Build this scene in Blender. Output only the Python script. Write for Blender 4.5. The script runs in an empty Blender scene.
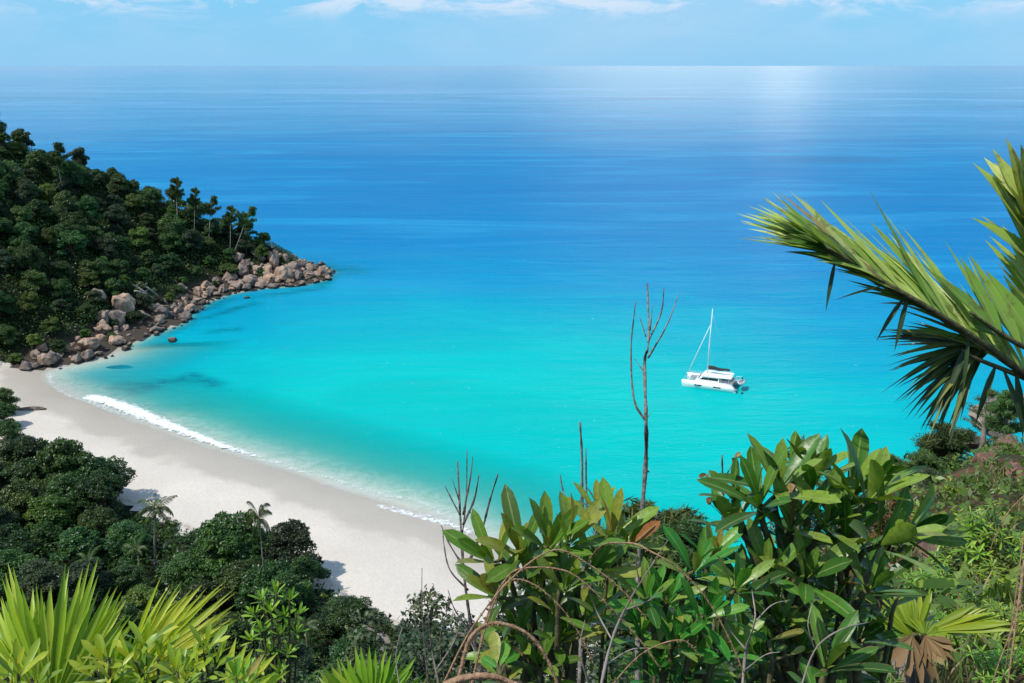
import bpy, math, random
import numpy as np
from mathutils import Vector, Matrix, noise as mnoise
R = math.radians
rng = np.random.default_rng(7)
random.seed(7)
S = bpy.context.scene
COL = S.collection

# ------------------------------------------------------------------ camera
H = 65.0
F = 910.0
PITCH = math.atan(275.5 / F) + R(0.09)
cp, sp = math.cos(PITCH), math.sin(PITCH)
cam = bpy.data.cameras.new('camera'); camo = bpy.data.objects.new('camera', cam); COL.objects.link(camo)
camo.location = (0, 0, H); camo.rotation_euler = (math.pi / 2 - PITCH, 0, 0)
cam.sensor_width = 36; cam.lens = F / 1024 * 36; cam.clip_start = 0.1; cam.clip_end = 100000
cam.dof.use_dof = False
S.camera = camo

def P(u, v, d):
    """world point seen at photo position u,v at depth d (metres along the view axis)"""
    a = (u - 512) / F * d; b = (341.5 - v) / F * d
    return np.array([a, d * cp + b * sp, H - d * sp + b * cp])
def G(u, v, z=0.0):
    q = P(u, v, 1.0) - np.array([0, 0, H])
    t = (z - H) / q[2]
    return np.array([0, 0, H]) + q * t
def proj(p):
    x, y, z = p; z = z - H
    d = y * cp - z * sp
    return 512 + F * x / d, 341.5 - F * (y * sp + z * cp) / d, d

# ------------------------------------------------------------------ terrain
shore_px = [(330,272),(322,280),(300,285),(262,288),(228,294),(206,302),(190,312),(178,324),(152,334),(126,345),(100,357),(62,366),(36,372)]
beach_px = [(42,384),(70,398),(130,422),(200,447),(270,468),(340,492),(400,510),(445,524)]
LAND = [tuple(G(u, v)[:2]) for u, v in shore_px + beach_px]
NB0 = len(shore_px)
LAND += [(0,112),(14,102),(32,94),(60,92),(100,96),(160,110),(420,140),(420,-300),(-900,-300),(-900,520),(-420,470),(-230,390),(-150,345),(-105,322),(-82,311),(-66,302)]
LAND = np.array(LAND)

def seg_dist(x, y, poly, closed=True):
    x = np.asarray(x, float); y = np.asarray(y, float)
    best = np.full(x.shape, 1e18); inside = np.zeros(x.shape, bool)
    n = len(poly)
    for i in range(n if closed else n - 1):
        ax, ay = poly[i]; bx, by = poly[(i + 1) % n]
        dx, dy = bx - ax, by - ay
        t = np.clip(((x - ax) * dx + (y - ay) * dy) / (dx * dx + dy * dy), 0, 1)
        best = np.minimum(best, (x - ax - t * dx) ** 2 + (y - ay - t * dy) ** 2)
        if closed and dy != 0:
            c = ((ay > y) != (by > y)) & (x < (bx - ax) * (y - ay) / dy + ax)
            inside ^= c
    return np.sqrt(best), inside
def sdist(x, y):
    d, ins = seg_dist(x, y, LAND)
    return np.where(ins, d, -d)
def sstep(a, b, x):
    t = np.clip((x - a) / (b - a), 0, 1); return t * t * (3 - 2 * t)
def wob(x, y, s, ph=0.0):
    return (np.sin(x / s + 1.3 * np.sin(y / s * .7 + ph)) + np.sin(y / s * 1.2 + 1.7 * np.sin(x / s * .6 + 2 + ph))) * .5
def near_hill(x, y):
    r = np.sqrt(x * x + y * y) + 1e-6
    az = np.degrees(np.arctan2(x, y))
    k = np.interp(az, [-180, -120, -70, -30, 4, 14, 22, 26, 30, 40, 70, 120, 180],
                      [-.1, -.1, .5, .86, .92, .74, .47, .41, .355, .34, .3, -.1, -.1])
    Rr = np.interp(az, [-180, 5, 16, 22, 30, 60, 120, 180], [400, 60, 42, 44, 50, 60, 200, 400])
    z = 63.35 - k * r - 0.85 * np.maximum(r - Rr, 0)
    z += wob(x, y, 3.1) * .25 * sstep(3, 12, r) + wob(x, y, 9, 1) * .8 * sstep(8, 30, r)
    return z
def height(x, y):
    x = np.asarray(x, float); y = np.asarray(y, float)
    s = sdist(x, y)
    beach = np.where(s > 0, np.minimum(s, 26) * .085 + np.maximum(s - 26, 0) * .05, 0)
    hillm = sstep(186, 204, y + (x + 100) * .1)
    hill = s * .30 + np.maximum(s - 7, 0) * .50
    hill = np.minimum(hill * .93, 62 + (hill - 62) * .25) + wob(x, y, 11) * 1.4 * sstep(8, 30, s)
    left = sstep(-104, -160, x) * np.maximum(s - 30, 0) * .55   # the hill carries on behind the left edge
    land = np.maximum(beach * (1 - hillm) + hill * hillm, np.where(s > 30, beach + left, beach * (1 - hillm) + hill * hillm))
    nh = near_hill(x, y)
    k = 3.0
    m = np.maximum(land, nh); dlt = np.abs(land - nh)
    land = m + np.where(dlt < k, (k - dlt) ** 2 / (4 * k), 0) * sstep(10, 40, s)
    land = np.where(s < 26, np.minimum(land, .2 + s * 1.2), land)
    sea = np.maximum(s * .07, -9)
    return np.where(s > 0, land, sea)
def hz(x, y): return float(height(np.array([x]), np.array([y]))[0])

def GT(u, v, t0=30.0, t1=420.0, n=700):
    q = P(u, v, 1.0) - np.array([0, 0, H]); t = np.linspace(t0, t1, n)
    p = np.array([0, 0, H])[None] + q[None] * t[:, None]
    below = p[:, 2] < np.maximum(height(p[:, 0], p[:, 1]), 0)
    i = int(np.argmax(below)) if below.any() else n - 1
    return p[i]

# ------------------------------------------------------------------ node helpers
def newmat(name):
    m = bpy.data.materials.new(name); m.use_nodes = True
    nt = m.node_tree; nt.nodes.clear()
    out = nt.nodes.new('ShaderNodeOutputMaterial')
    return m, nt, out
def N(nt, t, **kw):
    n = nt.nodes.new(t)
    for k, v in kw.items():
        if k[0] == '_': n.inputs[k[1:].replace('_', ' ')].default_value = v
        else: setattr(n, k, v)
    return n
def ramp(nt, fac, stops, interp='LINEAR'):
    n = nt.nodes.new('ShaderNodeValToRGB'); cr = n.color_ramp; cr.interpolation = interp
    while len(cr.elements) < len(stops): cr.elements.new(.5)
    for e, (p, c) in zip(cr.elements, stops):
        e.position = p; e.color = (*c, 1) if len(c) == 3 else c
    if fac is not None: nt.links.new(fac, n.inputs[0])
    return n.outputs[0]
def mixc(nt, fac, a, b, mode='MIX'):
    n = nt.nodes.new('ShaderNodeMix'); n.data_type = 'RGBA'; n.blend_type = mode
    for i, v in ((0, fac), (6, a), (7, b)):
        if hasattr(v, 'node'): nt.links.new(v, n.inputs[i])
        elif i == 0: n.inputs[0].default_value = v
        else: n.inputs[i].default_value = (*v, 1)
    return n.outputs[2]
def mth(nt, op, a, b=0.0, c=0.0, clamp=False):
    n = nt.nodes.new('ShaderNodeMath'); n.operation = op; n.use_clamp = clamp
    for i, v in enumerate((a, b, c)):
        if hasattr(v, 'node'): nt.links.new(v, n.inputs[i])
        else: n.inputs[i].default_value = v
    return n.outputs[0]
def noise(nt, vec, scale, detail=4, rough=.55, dist=0.0):
    n = N(nt, 'ShaderNodeTexNoise'); n.inputs['Scale'].default_value = scale
    n.inputs['Detail'].default_value = detail; n.inputs['Roughness'].default_value = rough; n.inputs['Distortion'].default_value = dist
    if vec is not None: nt.links.new(vec, n.inputs['Vector'])
    return n.outputs[0]
def mapping(nt, vec, scale=(1,1,1), rot=(0,0,0), loc=(0,0,0)):
    n = N(nt, 'ShaderNodeMapping'); n.inputs['Scale'].default_value = scale; n.inputs['Rotation'].default_value = rot; n.inputs['Location'].default_value = loc
    nt.links.new(vec, n.inputs['Vector']); return n.outputs[0]
def attr(nt, name):
    n = N(nt, 'ShaderNodeAttribute'); n.attribute_name = name; return n.outputs['Fac']
def bsdf(nt, out, color, rough=.6, spec=.5, normal=None):
    b = N(nt, 'ShaderNodeBsdfPrincipled')
    if hasattr(color, 'node'): nt.links.new(color, b.inputs['Base Color'])
    else: b.inputs['Base Color'].default_value = (*color, 1)
    if hasattr(rough, 'node'): nt.links.new(rough, b.inputs['Roughness'])
    else: b.inputs['Roughness'].default_value = rough
    b.inputs['Specular IOR Level'].default_value = spec
    if normal is not None: nt.links.new(normal, b.inputs['Normal'])
    nt.links.new(b.outputs[0], out.inputs['Surface'])
    return b
def bump(nt, h, strength=.5, dist=.1):
    n = N(nt, 'ShaderNodeBump'); n.inputs['Strength'].default_value = strength; n.inputs['Distance'].default_value = dist
    nt.links.new(h, n.inputs['Height']); return n.outputs[0]

def leafmat(name, stops, rough=.45, transl=.25, spec=.4, varn=.42, spots=None, under=None):
    """leaf colour runs along `stops` with the per-leaf value v; whole plants differ a little by object"""
    m, nt, out = newmat(name)
    v = attr(nt, 'v')
    c = ramp(nt, v, stops)
    if under: c = mixc(nt, mth(nt, 'MULTIPLY', N(nt, 'ShaderNodeNewGeometry').outputs['Backfacing'], .28), c, under)
    oi = N(nt, 'ShaderNodeObjectInfo').outputs['Random']
    hs = N(nt, 'ShaderNodeHueSaturation')
    nt.links.new(c, hs.inputs['Color'])
    nt.links.new(mth(nt, 'MULTIPLY_ADD', mth(nt, 'FRACT', mth(nt, 'MULTIPLY', oi, 7.31)), .065, .462), hs.inputs['Hue'])
    nt.links.new(mth(nt, 'MULTIPLY_ADD', oi, varn * 2, 1 - varn), hs.inputs['Value'])
    c = hs.outputs[0]
    if spots:
        geo = N(nt, 'ShaderNodeNewGeometry').outputs['Position']
        n = noise(nt, geo, spots[1], 3)
        n2 = noise(nt, geo, spots[1] * 5, 2)
        k = mth(nt, 'MULTIPLY', ramp(nt, n, [(.5, (0,0,0)), (.62, (1,1,1))]), ramp(nt, n2, [(.45, (.2,.2,.2)), (.6, (1,1,1))]))
        c = mixc(nt, mth(nt, 'MULTIPLY', k, .55), c, spots[0])
    nrm_ = None
    if spots:      # leathery leaves: pale midrib, browned margins, a blistered surface
        mid_ = attr(nt, 'mid')
        c = mixc(nt, ramp(nt, mid_, [(.86,(0,)*3),(.97,(.55,)*3)]), c, (.30,.36,.12))
        c = mixc(nt, mth(nt, 'MULTIPLY', ramp(nt, mid_, [(.03,(.7,)*3),(.16,(0,)*3)]), ramp(nt, noise(nt, geo, 14, 3), [(.48,(0,)*3),(.6,(1,)*3)])), c, (.22,.12,.04))
        nrm_ = bump(nt, n, .35, .004)
    b = N(nt, 'ShaderNodeBsdfPrincipled'); nt.links.new(c, b.inputs['Base Color'])
    if nrm_ is not None: nt.links.new(nrm_, b.inputs['Normal'])
    b.inputs['Roughness'].default_value = rough; b.inputs['Specular IOR Level'].default_value = spec
    if transl > 0:
        t = N(nt, 'ShaderNodeBsdfTranslucent')
        nt.links.new(mixc(nt, 1.0, c, (1.5, 1.4, .5), 'MULTIPLY'), t.inputs['Color'])
        mx = N(nt, 'ShaderNodeMixShader'); mx.inputs[0].default_value = transl
        nt.links.new(b.outputs[0], mx.inputs[1]); nt.links.new(t.outputs[0], mx.inputs[2])
        nt.links.new(mx.outputs[0], out.inputs['Surface'])
    else: nt.links.new(b.outputs[0], out.inputs['Surface'])
    return m
def plain(name, c, rough=.5, spec=.5, metal=0, ns=None, c2=None):
    m, nt, out = newmat(name)
    if ns:
        geo = N(nt, 'ShaderNodeTexCoord').outputs['Object']
        n = noise(nt, geo, ns, 4)
        col = mixc(nt, ramp(nt, n, [(.35, (0,0,0)), (.65, (1,1,1))]), c, c2 or tuple(x * .6 for x in c))
        b = bsdf(nt, out, col, rough, spec, bump(nt, n, .4, .02))
    else: b = bsdf(nt, out, c, rough, spec)
    b.inputs['Metallic'].default_value = metal
    return m

M = {}
M['forest'] = leafmat('forest leaves', [(0,(.018,.042,.015)),(.4,(.040,.098,.024)),(.75,(.075,.155,.03)),(1,(.19,.26,.05))], .42, .25)
M['forest_bright'] = leafmat('bright forest leaves', [(0,(.03,.07,.015)),(.5,(.085,.17,.026)),(1,(.21,.29,.05))], .45, .28)
M['forest_dull'] = leafmat('olive forest leaves', [(0,(.018,.038,.020)),(.5,(.050,.088,.036)),(1,(.13,.16,.07))], .5, .25)
M['needle'] = leafmat('feathery foliage', [(0,(.03,.065,.02)),(.5,(.075,.14,.035)),(1,(.17,.23,.06))], .6, .25)
M['palm'] = leafmat('palm frond green', [(0,(.02,.055,.015)),(.6,(.055,.115,.025)),(1,(.15,.20,.05))], .4, .25)
M['bigleaf'] = leafmat('leathery leaves', [(0,(.008,.050,.008)),(.35,(.018,.125,.010)),(.6,(.045,.25,.012)),(.8,(.17,.37,.03)),(.93,(.36,.34,.06)),(1,(.42,.13,.03))], .34, .22, .3, .12, ((.10,.07,.02), 55), (.11,.22,.05))
M['bigleaf_dark'] = leafmat('dark leathery leaves', [(0,(.005,.036,.008)),(.45,(.012,.095,.012)),(.7,(.035,.22,.012)),(.88,(.24,.42,.05)),(1,(.34,.15,.03))], .33, .2, .3, .12, ((.06,.05,.02), 40), (.08,.18,.045))
M['yfan'] = leafmat('yellow green fan leaf', [(0,(.10,.20,.015)),(.5,(.36,.52,.03)),(.85,(.62,.66,.09)),(1,(.60,.45,.17))], .4, .42, .4, .05)
M['rpalm'] = leafmat('sunlit palm leaf', [(0,(.05,.12,.015)),(.35,(.20,.31,.03)),(.75,(.48,.54,.11)),(.9,(.66,.66,.26)),(1,(.30,.20,.08))], .36, .25, .5, .05, ((.10,.06,.025), 14))
M['rpalm_dark'] = leafmat('shaded withered palm leaf', [(0,(.02,.04,.012)),(.45,(.07,.11,.022)),(.75,(.24,.22,.05)),(1,(.34,.18,.05))], .45, .15, .4, .05)  # browned leaf with the shade under the sunlit frond painted in
M['lime'] = leafmat('fresh lime leaves', [(0,(.09,.20,.012)),(.6,(.24,.40,.03)),(1,(.46,.50,.06))], .38, .3, .4, .1)
M['redleaf'] = leafmat('red brown leaves', [(0,(.05,.06,.015)),(.5,(.13,.06,.02)),(1,(.26,.10,.03))], .5, .2, .4, .1)
M['deadleaf'] = leafmat('dead brown leaves', [(0,(.08,.05,.02)),(.6,(.20,.13,.055)),(1,(.38,.27,.13))], .7, .15, .2, .1)
M['grass'] = leafmat('dry grass blades', [(0,(.04,.09,.02)),(.6,(.10,.16,.04)),(.85,(.22,.20,.08)),(1,(.40,.33,.18))], .6, .2, .3, .1)
M['straw'] = plain('dry straw stalk', (.40,.25,.14), .7, .3, 0, 90, (.24,.13,.07))
M['bark'] = plain('bark', (.16,.12,.09), .85, .2, 0, 3, (.07,.05,.04))
M['palebark'] = plain('pale bark', (.36,.31,.26), .85, .2, 0, 4, (.20,.16,.13))
M['deadwood'] = plain('weathered dead wood', (.20,.16,.14), .85, .2, 0, 60, (.06,.045,.04))
M['lichenwood'] = plain('dead wood with lichen', (.10,.088,.08), .85, .2, 0, 45, (.30,.26,.23))
M['driftwood'] = plain('driftwood', (.55,.47,.40), .85, .2, 0, 2, (.30,.25,.2))
M['stem'] = plain('green brown stem', (.14,.13,.05), .7, .3, 0, 40, (.07,.06,.03))

def rockmat(name, a, b, c, wet=True):
    m, nt, out = newmat(name)
    tc = N(nt, 'ShaderNodeTexCoord').outputs['Object']
    oi = N(nt, 'ShaderNodeObjectInfo').outputs['Random']
    n1 = noise(nt, tc, .9, 5, .6, .6); n2 = noise(nt, tc, 6, 5, .7); n3 = noise(nt, mapping(nt, tc, (2.4, 2.4, .35)), 1.2, 3)
    col = mixc(nt, ramp(nt, n1, [(.38,(0,0,0)),(.62,(1,1,1))]), a, b)
    col = mixc(nt, ramp(nt, n3, [(.52,(0,0,0)),(.66,(.75,.75,.75))]), col, c)
    col = mixc(nt, mth(nt, 'MULTIPLY', n2, .5), col, (.12,.10,.09))
    hs = N(nt, 'ShaderNodeHueSaturation'); nt.links.new(col, hs.inputs['Color'])
    nt.links.new(mth(nt, 'MULTIPLY_ADD', oi, .75, .5), hs.inputs['Value']); nt.links.new(mth(nt, 'MULTIPLY_ADD', oi, .5, .6), hs.inputs['Saturation'])
    col = hs.outputs[0]; rough = .8
    if wet:
        pz = N(nt, 'ShaderNodeSeparateXYZ'); nt.links.new(N(nt, 'ShaderNodeNewGeometry').outputs['Position'], pz.inputs[0])
        zz = mth(nt, 'ADD', pz.outputs[2], mth(nt, 'MULTIPLY', n1, -1.1))
        k = ramp(nt, zz, [(0,(1,1,1)),(.35,(0,0,0))])
        col = mixc(nt, k, col, (.035,.03,.025))
    bsdf(nt, out, col, rough, .3, bump(nt, mth(nt, 'ADD', n1, mth(nt, 'MULTIPLY', n2, .35)), .7, .35))
    return m
M['granite'] = rockmat('pink granite', (.38,.235,.15), (.52,.38,.29), (.075,.06,.05))
M['redrock'] = rockmat('red hillside rock', (.20,.085,.05), (.28,.15,.10), (.10,.07,.05), False)
M['greyrock'] = rockmat('grey brown rock', (.30,.24,.19), (.42,.35,.28), (.12,.10,.08), False)

# ------------------------------------------------------------------ mesh building
class MB:
    def __init__(s): s.v = []; s.f4 = []; s.f3 = []; s.a4 = []; s.a3 = []; s.n = 0; s.pa = []; s.haspa = False
    def addv(s, arr, pa=None):
        arr = np.asarray(arr, float).reshape(-1, 3); s.v.append(arr); s.pa.append(np.zeros(len(arr)) if pa is None else pa); s.haspa = s.haspa or pa is not None; b = s.n; s.n += len(arr); return b
    def quads(s, idx, val=0.5):
        idx = np.asarray(idx, int).reshape(-1, 4); s.f4.append(idx); s.a4.append(np.broadcast_to(val, (len(idx),)).astype(float))
    def tris(s, idx, val=0.5):
        idx = np.asarray(idx, int).reshape(-1, 3); s.f3.append(idx); s.a3.append(np.broadcast_to(val, (len(idx),)).astype(float))
    def mesh(s, name, mat, smooth=True):
        V = np.concatenate(s.v) if s.v else np.zeros((0, 3))
        q = np.concatenate(s.f4) if s.f4 else np.zeros((0, 4), int)
        t = np.concatenate(s.f3) if s.f3 else np.zeros((0, 3), int)
        me = bpy.data.meshes.new(name)
        me.vertices.add(len(V)); me.vertices.foreach_set('co', V.astype(np.float32).ravel())
        nl = q.size + t.size; me.loops.add(nl); me.loops.foreach_set('vertex_index', np.concatenate([q.ravel(), t.ravel()]).astype(np.int32))
        nf = len(q) + len(t); me.polygons.add(nf)
        ls = np.concatenate([np.arange(len(q)) * 4, q.size + np.arange(len(t)) * 3]).astype(np.int32)
        me.polygons.foreach_set('loop_start', ls)
        me.update(calc_edges=True); me.validate()
        if len(me.polygons) == nf:
            a = me.attributes.new('v', 'FLOAT', 'FACE')
            a.data.foreach_set('value', np.concatenate(s.a4 + s.a3).astype(np.float32))
        if s.haspa:
            a = me.attributes.new('mid', 'FLOAT', 'POINT'); a.data.foreach_set('value', np.concatenate(s.pa).astype(np.float32))
        me.polygons.foreach_set('use_smooth', [smooth] * len(me.polygons))
        me.materials.append(mat)
        return me
    def build(s, name, mat, parent=None, smooth=True):
        o = bpy.data.objects.new(name, s.mesh(name, mat, smooth)); COL.objects.link(o)
        if parent is not None: o.parent = parent
        return o
    # shapes
    def tube(s, pts, rad, k=6, val=.5, cap=True):
        pts = [np.asarray(p, float) for p in pts]; n = len(pts)
        rad = [rad] * n if np.isscalar(rad) else list(rad)
        rings = []; ref = np.array([.13, .97, .21])
        for i in range(n):
            d = pts[min(i + 1, n - 1)] - pts[max(i - 1, 0)]; d = d / (np.linalg.norm(d) + 1e-9)
            a = np.cross(d, ref)
            if np.linalg.norm(a) < .1: a = np.cross(d, [1, 0, 0])
            a /= np.linalg.norm(a); b = np.cross(d, a)
            th = np.arange(k) * 2 * math.pi / k
            rings.append(pts[i] + rad[i] * (np.cos(th)[:, None] * a + np.sin(th)[:, None] * b))
        b0 = s.addv(np.concatenate(rings))
        q = []
        for i in range(n - 1):
            for j in range(k):
                q.append((b0 + i * k + j, b0 + i * k + (j + 1) % k, b0 + (i + 1) * k + (j + 1) % k, b0 + (i + 1) * k + j))
        s.quads(q, val)
        if cap:
            c = s.addv([pts[0], pts[-1]])
            s.tris([(c, b0 + (j + 1) % k, b0 + j) for j in range(k)] + [(c + 1, b0 + (n - 1) * k + j, b0 + (n - 1) * k + (j + 1) % k) for j in range(k)], val)
    def box(s, c, size, rz=0, val=.5, taper=1.0):
        x, y, z = [q / 2 for q in size]
        v = np.array([(-x,-y,-z),(x,-y,-z),(x,y,-z),(-x,y,-z),(-x*taper,-y*taper,z),(x*taper,-y*taper,z),(x*taper,y*taper,z),(-x*taper,y*taper,z)])
        cc, ss = math.cos(rz), math.sin(rz)
        v = v @ np.array([[cc, ss, 0], [-ss, cc, 0], [0, 0, 1]]) + np.asarray(c)
        b = s.addv(v)
        s.quads([[b+i for i in f] for f in ((3,2,1,0),(4,5,6,7),(0,1,5,4),(1,2,6,5),(2,3,7,6),(3,0,4,7))], val)
    def leaf(s, base, d, nrm, L, W, bend=.3, fold=.25, val=.5, nseg=6, prof='leaf', twist=0.0, wave=0.0):
        """one shaped blade: base, direction d, face normal nrm; bends away from nrm along its length"""
        d = np.asarray(d, float); d = d / np.linalg.norm(d); nrm = np.asarray(nrm, float)
        nrm = nrm - d * nrm.dot(d); nn = np.linalg.norm(nrm)
        nrm = nrm / nn if nn > 1e-6 else np.cross(d, [1, .1, 0])
        side = np.cross(d, nrm); p = np.asarray(base, float); vs = []
        cd, cn = d, nrm
        for i in range(nseg + 1):
            t = i / nseg
            if prof == 'leaf': w = (t ** .95) * ((1 - t) ** .55) * 2.05 if 0 < t < 1 else 0.03
            elif prof == 'obovate': w = (t ** 1.1) * ((1 - t) ** .42) * 2.1 if 0 < t < 1 else 0.03
            elif prof == 'strip': w = min(1, .35 + t * 3) * min(1, (1 - t) * 2.2 + .02)
            else: w = min(1, .12 + 1.5 * t) * (min(1, (1 - t) * 3.2 + .03))
            w *= W * .5
            sd = side * math.cos(twist * t) + cn * math.sin(twist * t)
            up = np.cross(sd, cd)
            wv = wave * W * math.sin(t * 11 + val * 9)
            vs += [p + sd * w + up * (fold * w + wv), p, p - sd * w + up * (fold * w - wv)]
            a = -bend / nseg
            cd, cn = cd * math.cos(a) + cn * math.sin(a), cn * math.cos(a) - cd * math.sin(a)
            p = p + cd * L / nseg
        b = s.addv(vs, np.tile([0., 1., 0.], nseg + 1)); q = []
        for i in range(nseg):
            k = b + 3 * i
            q += [(k, k+1, k+4, k+3), (k+1, k+2, k+5, k+4)]
        s.quads(q, val)
    def cards(s, c, a, b, n, l, w, val, fold=.15):
        """many small leaves: centres c, axes a, sides b, normals n"""
        l = np.asarray(l)[:, None] / 2; w = np.asarray(w)[:, None] / 2
        v = np.stack([c - a * l, c + b * w + n * w * fold * 2, c + a * l, c - b * w + n * w * fold * 2], 1)
        b0 = s.addv(v.reshape(-1, 3)); k = len(c)
        s.quads(b0 + np.arange(k * 4).reshape(k, 4), val)

def unit(v): return v / (np.linalg.norm(v, axis=-1, keepdims=True) + 1e-9)
def rvec(n, g=rng): return unit(g.normal(size=(n, 3)))

def tag(o, label=None, cat=None, group=None, kind=None):
    if label: o['label'] = label
    if cat: o['category'] = cat
    if group: o['group'] = group
    if kind: o['kind'] = kind
    return o
def empty(name, loc, label=None, cat=None, group=None, rz=0, sc=1):
    o = bpy.data.objects.new(name, None); COL.objects.link(o); o.location = tuple(loc)
    o.rotation_euler = (0, 0, rz); o.scale = (sc,) * 3 if np.isscalar(sc) else sc
    return tag(o, label, cat, group)
def dup(root, loc, rz=0, sc=1, tilt=(0, 0)):
    r = root.copy(); COL.objects.link(r); r.location = tuple(loc); r.rotation_euler = (tilt[0], tilt[1], rz)
    r.scale = (sc,) * 3 if np.isscalar(sc) else sc
    for ch in KIDS[root.name]:
        c = ch.copy(); COL.objects.link(c); c.parent = r
        if ch.name in BASE: c.location = BASE[ch.name]
    return r
KIDS = {}
BASE = {}
PROTO_USED = set()
def place(proto, loc, rz=0, sc=1, tilt=(0, 0)):
    """first use moves the prototype itself, later uses copy it and its parts"""
    if proto.name not in PROTO_USED:
        PROTO_USED.add(proto.name)
        proto.location = tuple(loc); proto.rotation_euler = (tilt[0], tilt[1], rz); proto.scale = (sc,) * 3 if np.isscalar(sc) else sc
        return proto
    return dup(proto, loc, rz, sc, tilt)

# ------------------------------------------------------------------ ground and beach
def axis(a, b, near0, near1, fine, mid, f0=None, f1=None):
    pts = [a]
    while pts[-1] < b:
        x = pts[-1]
        pts.append(x + (fine if near0 <= x <= near1 else mid))
    return np.array(pts)
xs = axis(-330, 230, -16, 34, .7, 1.9); ys = axis(-60, 420, -6, 60, .7, 1.9)
X, Y = np.meshgrid(xs, ys)
SD = sdist(X, Y); Z = height(X, Y)
Z = Z + np.where((SD > 26) | ((SD > 3) & (Y > 200)), 1, 0) * (rng.normal(size=Z.shape) * .06)
# vegetation line
isbeach = (Z < 3.4) & (SD < 26 + wob(X, Y, 5) * 1.5) & (Y + (X + 100) * .1 < np.where(X < -101, 190, 198)) & (near_hill(X, Y) < 6) & (X < 12)
issea = SD < -.0
sandmask = isbeach | issea
def gridfaces(mask):
    ny, nx = mask.shape
    i = np.arange(ny - 1)[:, None] * nx + np.arange(nx - 1)[None, :]
    q = np.stack([i, i + 1, i + nx + 1, i + nx], -1)
    fm = mask[:-1, :-1]
    return q[fm]
V = np.stack([X, Y, Z], -1).reshape(-1, 3)
def submesh(name, mask, mat, extra=None):
    q = gridfaces(mask); used, inv = np.unique(q, return_inverse=True)
    mb = MB(); mb.addv(V[used]); mb.quads(inv.reshape(-1, 4))
    o = mb.build(name, mat)
    a = o.data.attributes.new('shore', 'FLOAT', 'POINT'); a.data.foreach_set('value', SD.ravel()[used].astype(np.float32))
    tag(o, kind='structure'); return o
m, nt, out = newmat('sand')
geo = N(nt, 'ShaderNodeNewGeometry').outputs['Position']; sh = attr(nt, 'shore')
nn = noise(nt, geo, .12, 4); n5 = noise(nt, mapping(nt, geo, (1, 1, 1)), 1.1, 5, .7); n6 = noise(nt, geo, .035, 3)
dry = mixc(nt, n5, (.58,.52,.44), (.73,.66,.57))
dry = mixc(nt, ramp(nt, n6, [(.4,(0,0,0)),(.65,(.5,.5,.5))]), dry, (.50,.44,.385))
nfoot0 = noise(nt, mapping(nt, geo, (1.4, 1.4, 1)), .9, 7, .8, 1.5)
# wrack line and footprints
edge = mth(nt, 'ADD', sh, mth(nt, 'MULTIPLY_ADD', nn, 9, -4.5))
wet = ramp(nt, mth(nt, 'MULTIPLY', edge, 1 / 20.0), [(0,(1,1,1)),(.33,(.75,.75,.75)),(.44,(.2,.2,.2)),(.65,(0,0,0))])
c = mixc(nt, mth(nt, 'MULTIPLY', wet, ramp(nt, mth(nt, 'MULTIPLY_ADD', sh, .25, .5), [(0,(.25,)*3),(.45,(1,)*3)])), dry, (.42,.37,.30))
wr = ramp(nt, mth(nt, 'MULTIPLY', mth(nt, 'ADD', sh, mth(nt, 'MULTIPLY_ADD', nn, 5, -2.5)), 1 / 40.), [(.555,(0,0,0)),(.575,(1,1,1)),(.595,(0,0,0))])
c = mixc(nt, mth(nt, 'MULTIPLY', wr, ramp(nt, noise(nt, geo, 1.6, 6, .8), [(.42,(0,)*3),(.6,(.9,)*3)])), c, (.30,.23,.16))
c = mixc(nt, mth(nt, 'MULTIPLY', ramp(nt, nfoot0, [(.56,(0,)*3),(.66,(.35,)*3)]), mth(nt, 'SUBTRACT', 1.0, wet)), c, (.42,.36,.30))
nfoot = noise(nt, geo, 2.2, 3)
rg = ramp(nt, wet, [(0,(.9,.9,.9)),(1,(.35,.35,.35))])
bsdf(nt, out, c, rg, .3, bump(nt, mth(nt, 'ADD', mth(nt, 'MULTIPLY', nfoot, mth(nt, 'SUBTRACT', 1.0, wet)), n5), .5, .12))
M['sand'] = m
m, nt, out = newmat('hillside soil')
geo = N(nt, 'ShaderNodeNewGeometry').outputs['Position']
a = noise(nt, geo, .35, 5, .6); b = noise(nt, geo, 3.5, 5, .7)
sx = N(nt, 'ShaderNodeSeparateXYZ'); nt.links.new(geo, sx.inputs[0])
redm = ramp(nt, mth(nt, 'MULTIPLY_ADD', sx.outputs[0], .05, .5), [(.55,(0,0,0)),(.8,(1,1,1))])
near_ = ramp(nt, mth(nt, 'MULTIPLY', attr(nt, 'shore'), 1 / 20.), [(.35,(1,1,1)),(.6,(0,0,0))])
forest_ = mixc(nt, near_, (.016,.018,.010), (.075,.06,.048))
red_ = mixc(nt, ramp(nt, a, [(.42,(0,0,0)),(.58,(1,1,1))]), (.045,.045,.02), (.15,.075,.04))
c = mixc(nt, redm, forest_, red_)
c = mixc(nt, ramp(nt, b, [(.4,(0,0,0)),(.7,(.5,.5,.5))]), c, (.03,.035,.015))
bsdf(nt, out, c, .95, .1, bump(nt, b, .8, .15))
M['soil'] = m
# dark weedy reef seabed is part of the water look; the sand runs on under it
beach = submesh('beach', sandmask & (SD > -45), M['sand'])
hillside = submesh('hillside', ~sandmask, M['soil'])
mb = MB(); mb.addv([(-1200,-400,-12),(1200,-400,-12),(1200,900,-12),(-1200,900,-12)]); mb.quads([(0,1,2,3)])
seabed = mb.build('seabed', M['sand']); tag(seabed, kind='structure')

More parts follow.
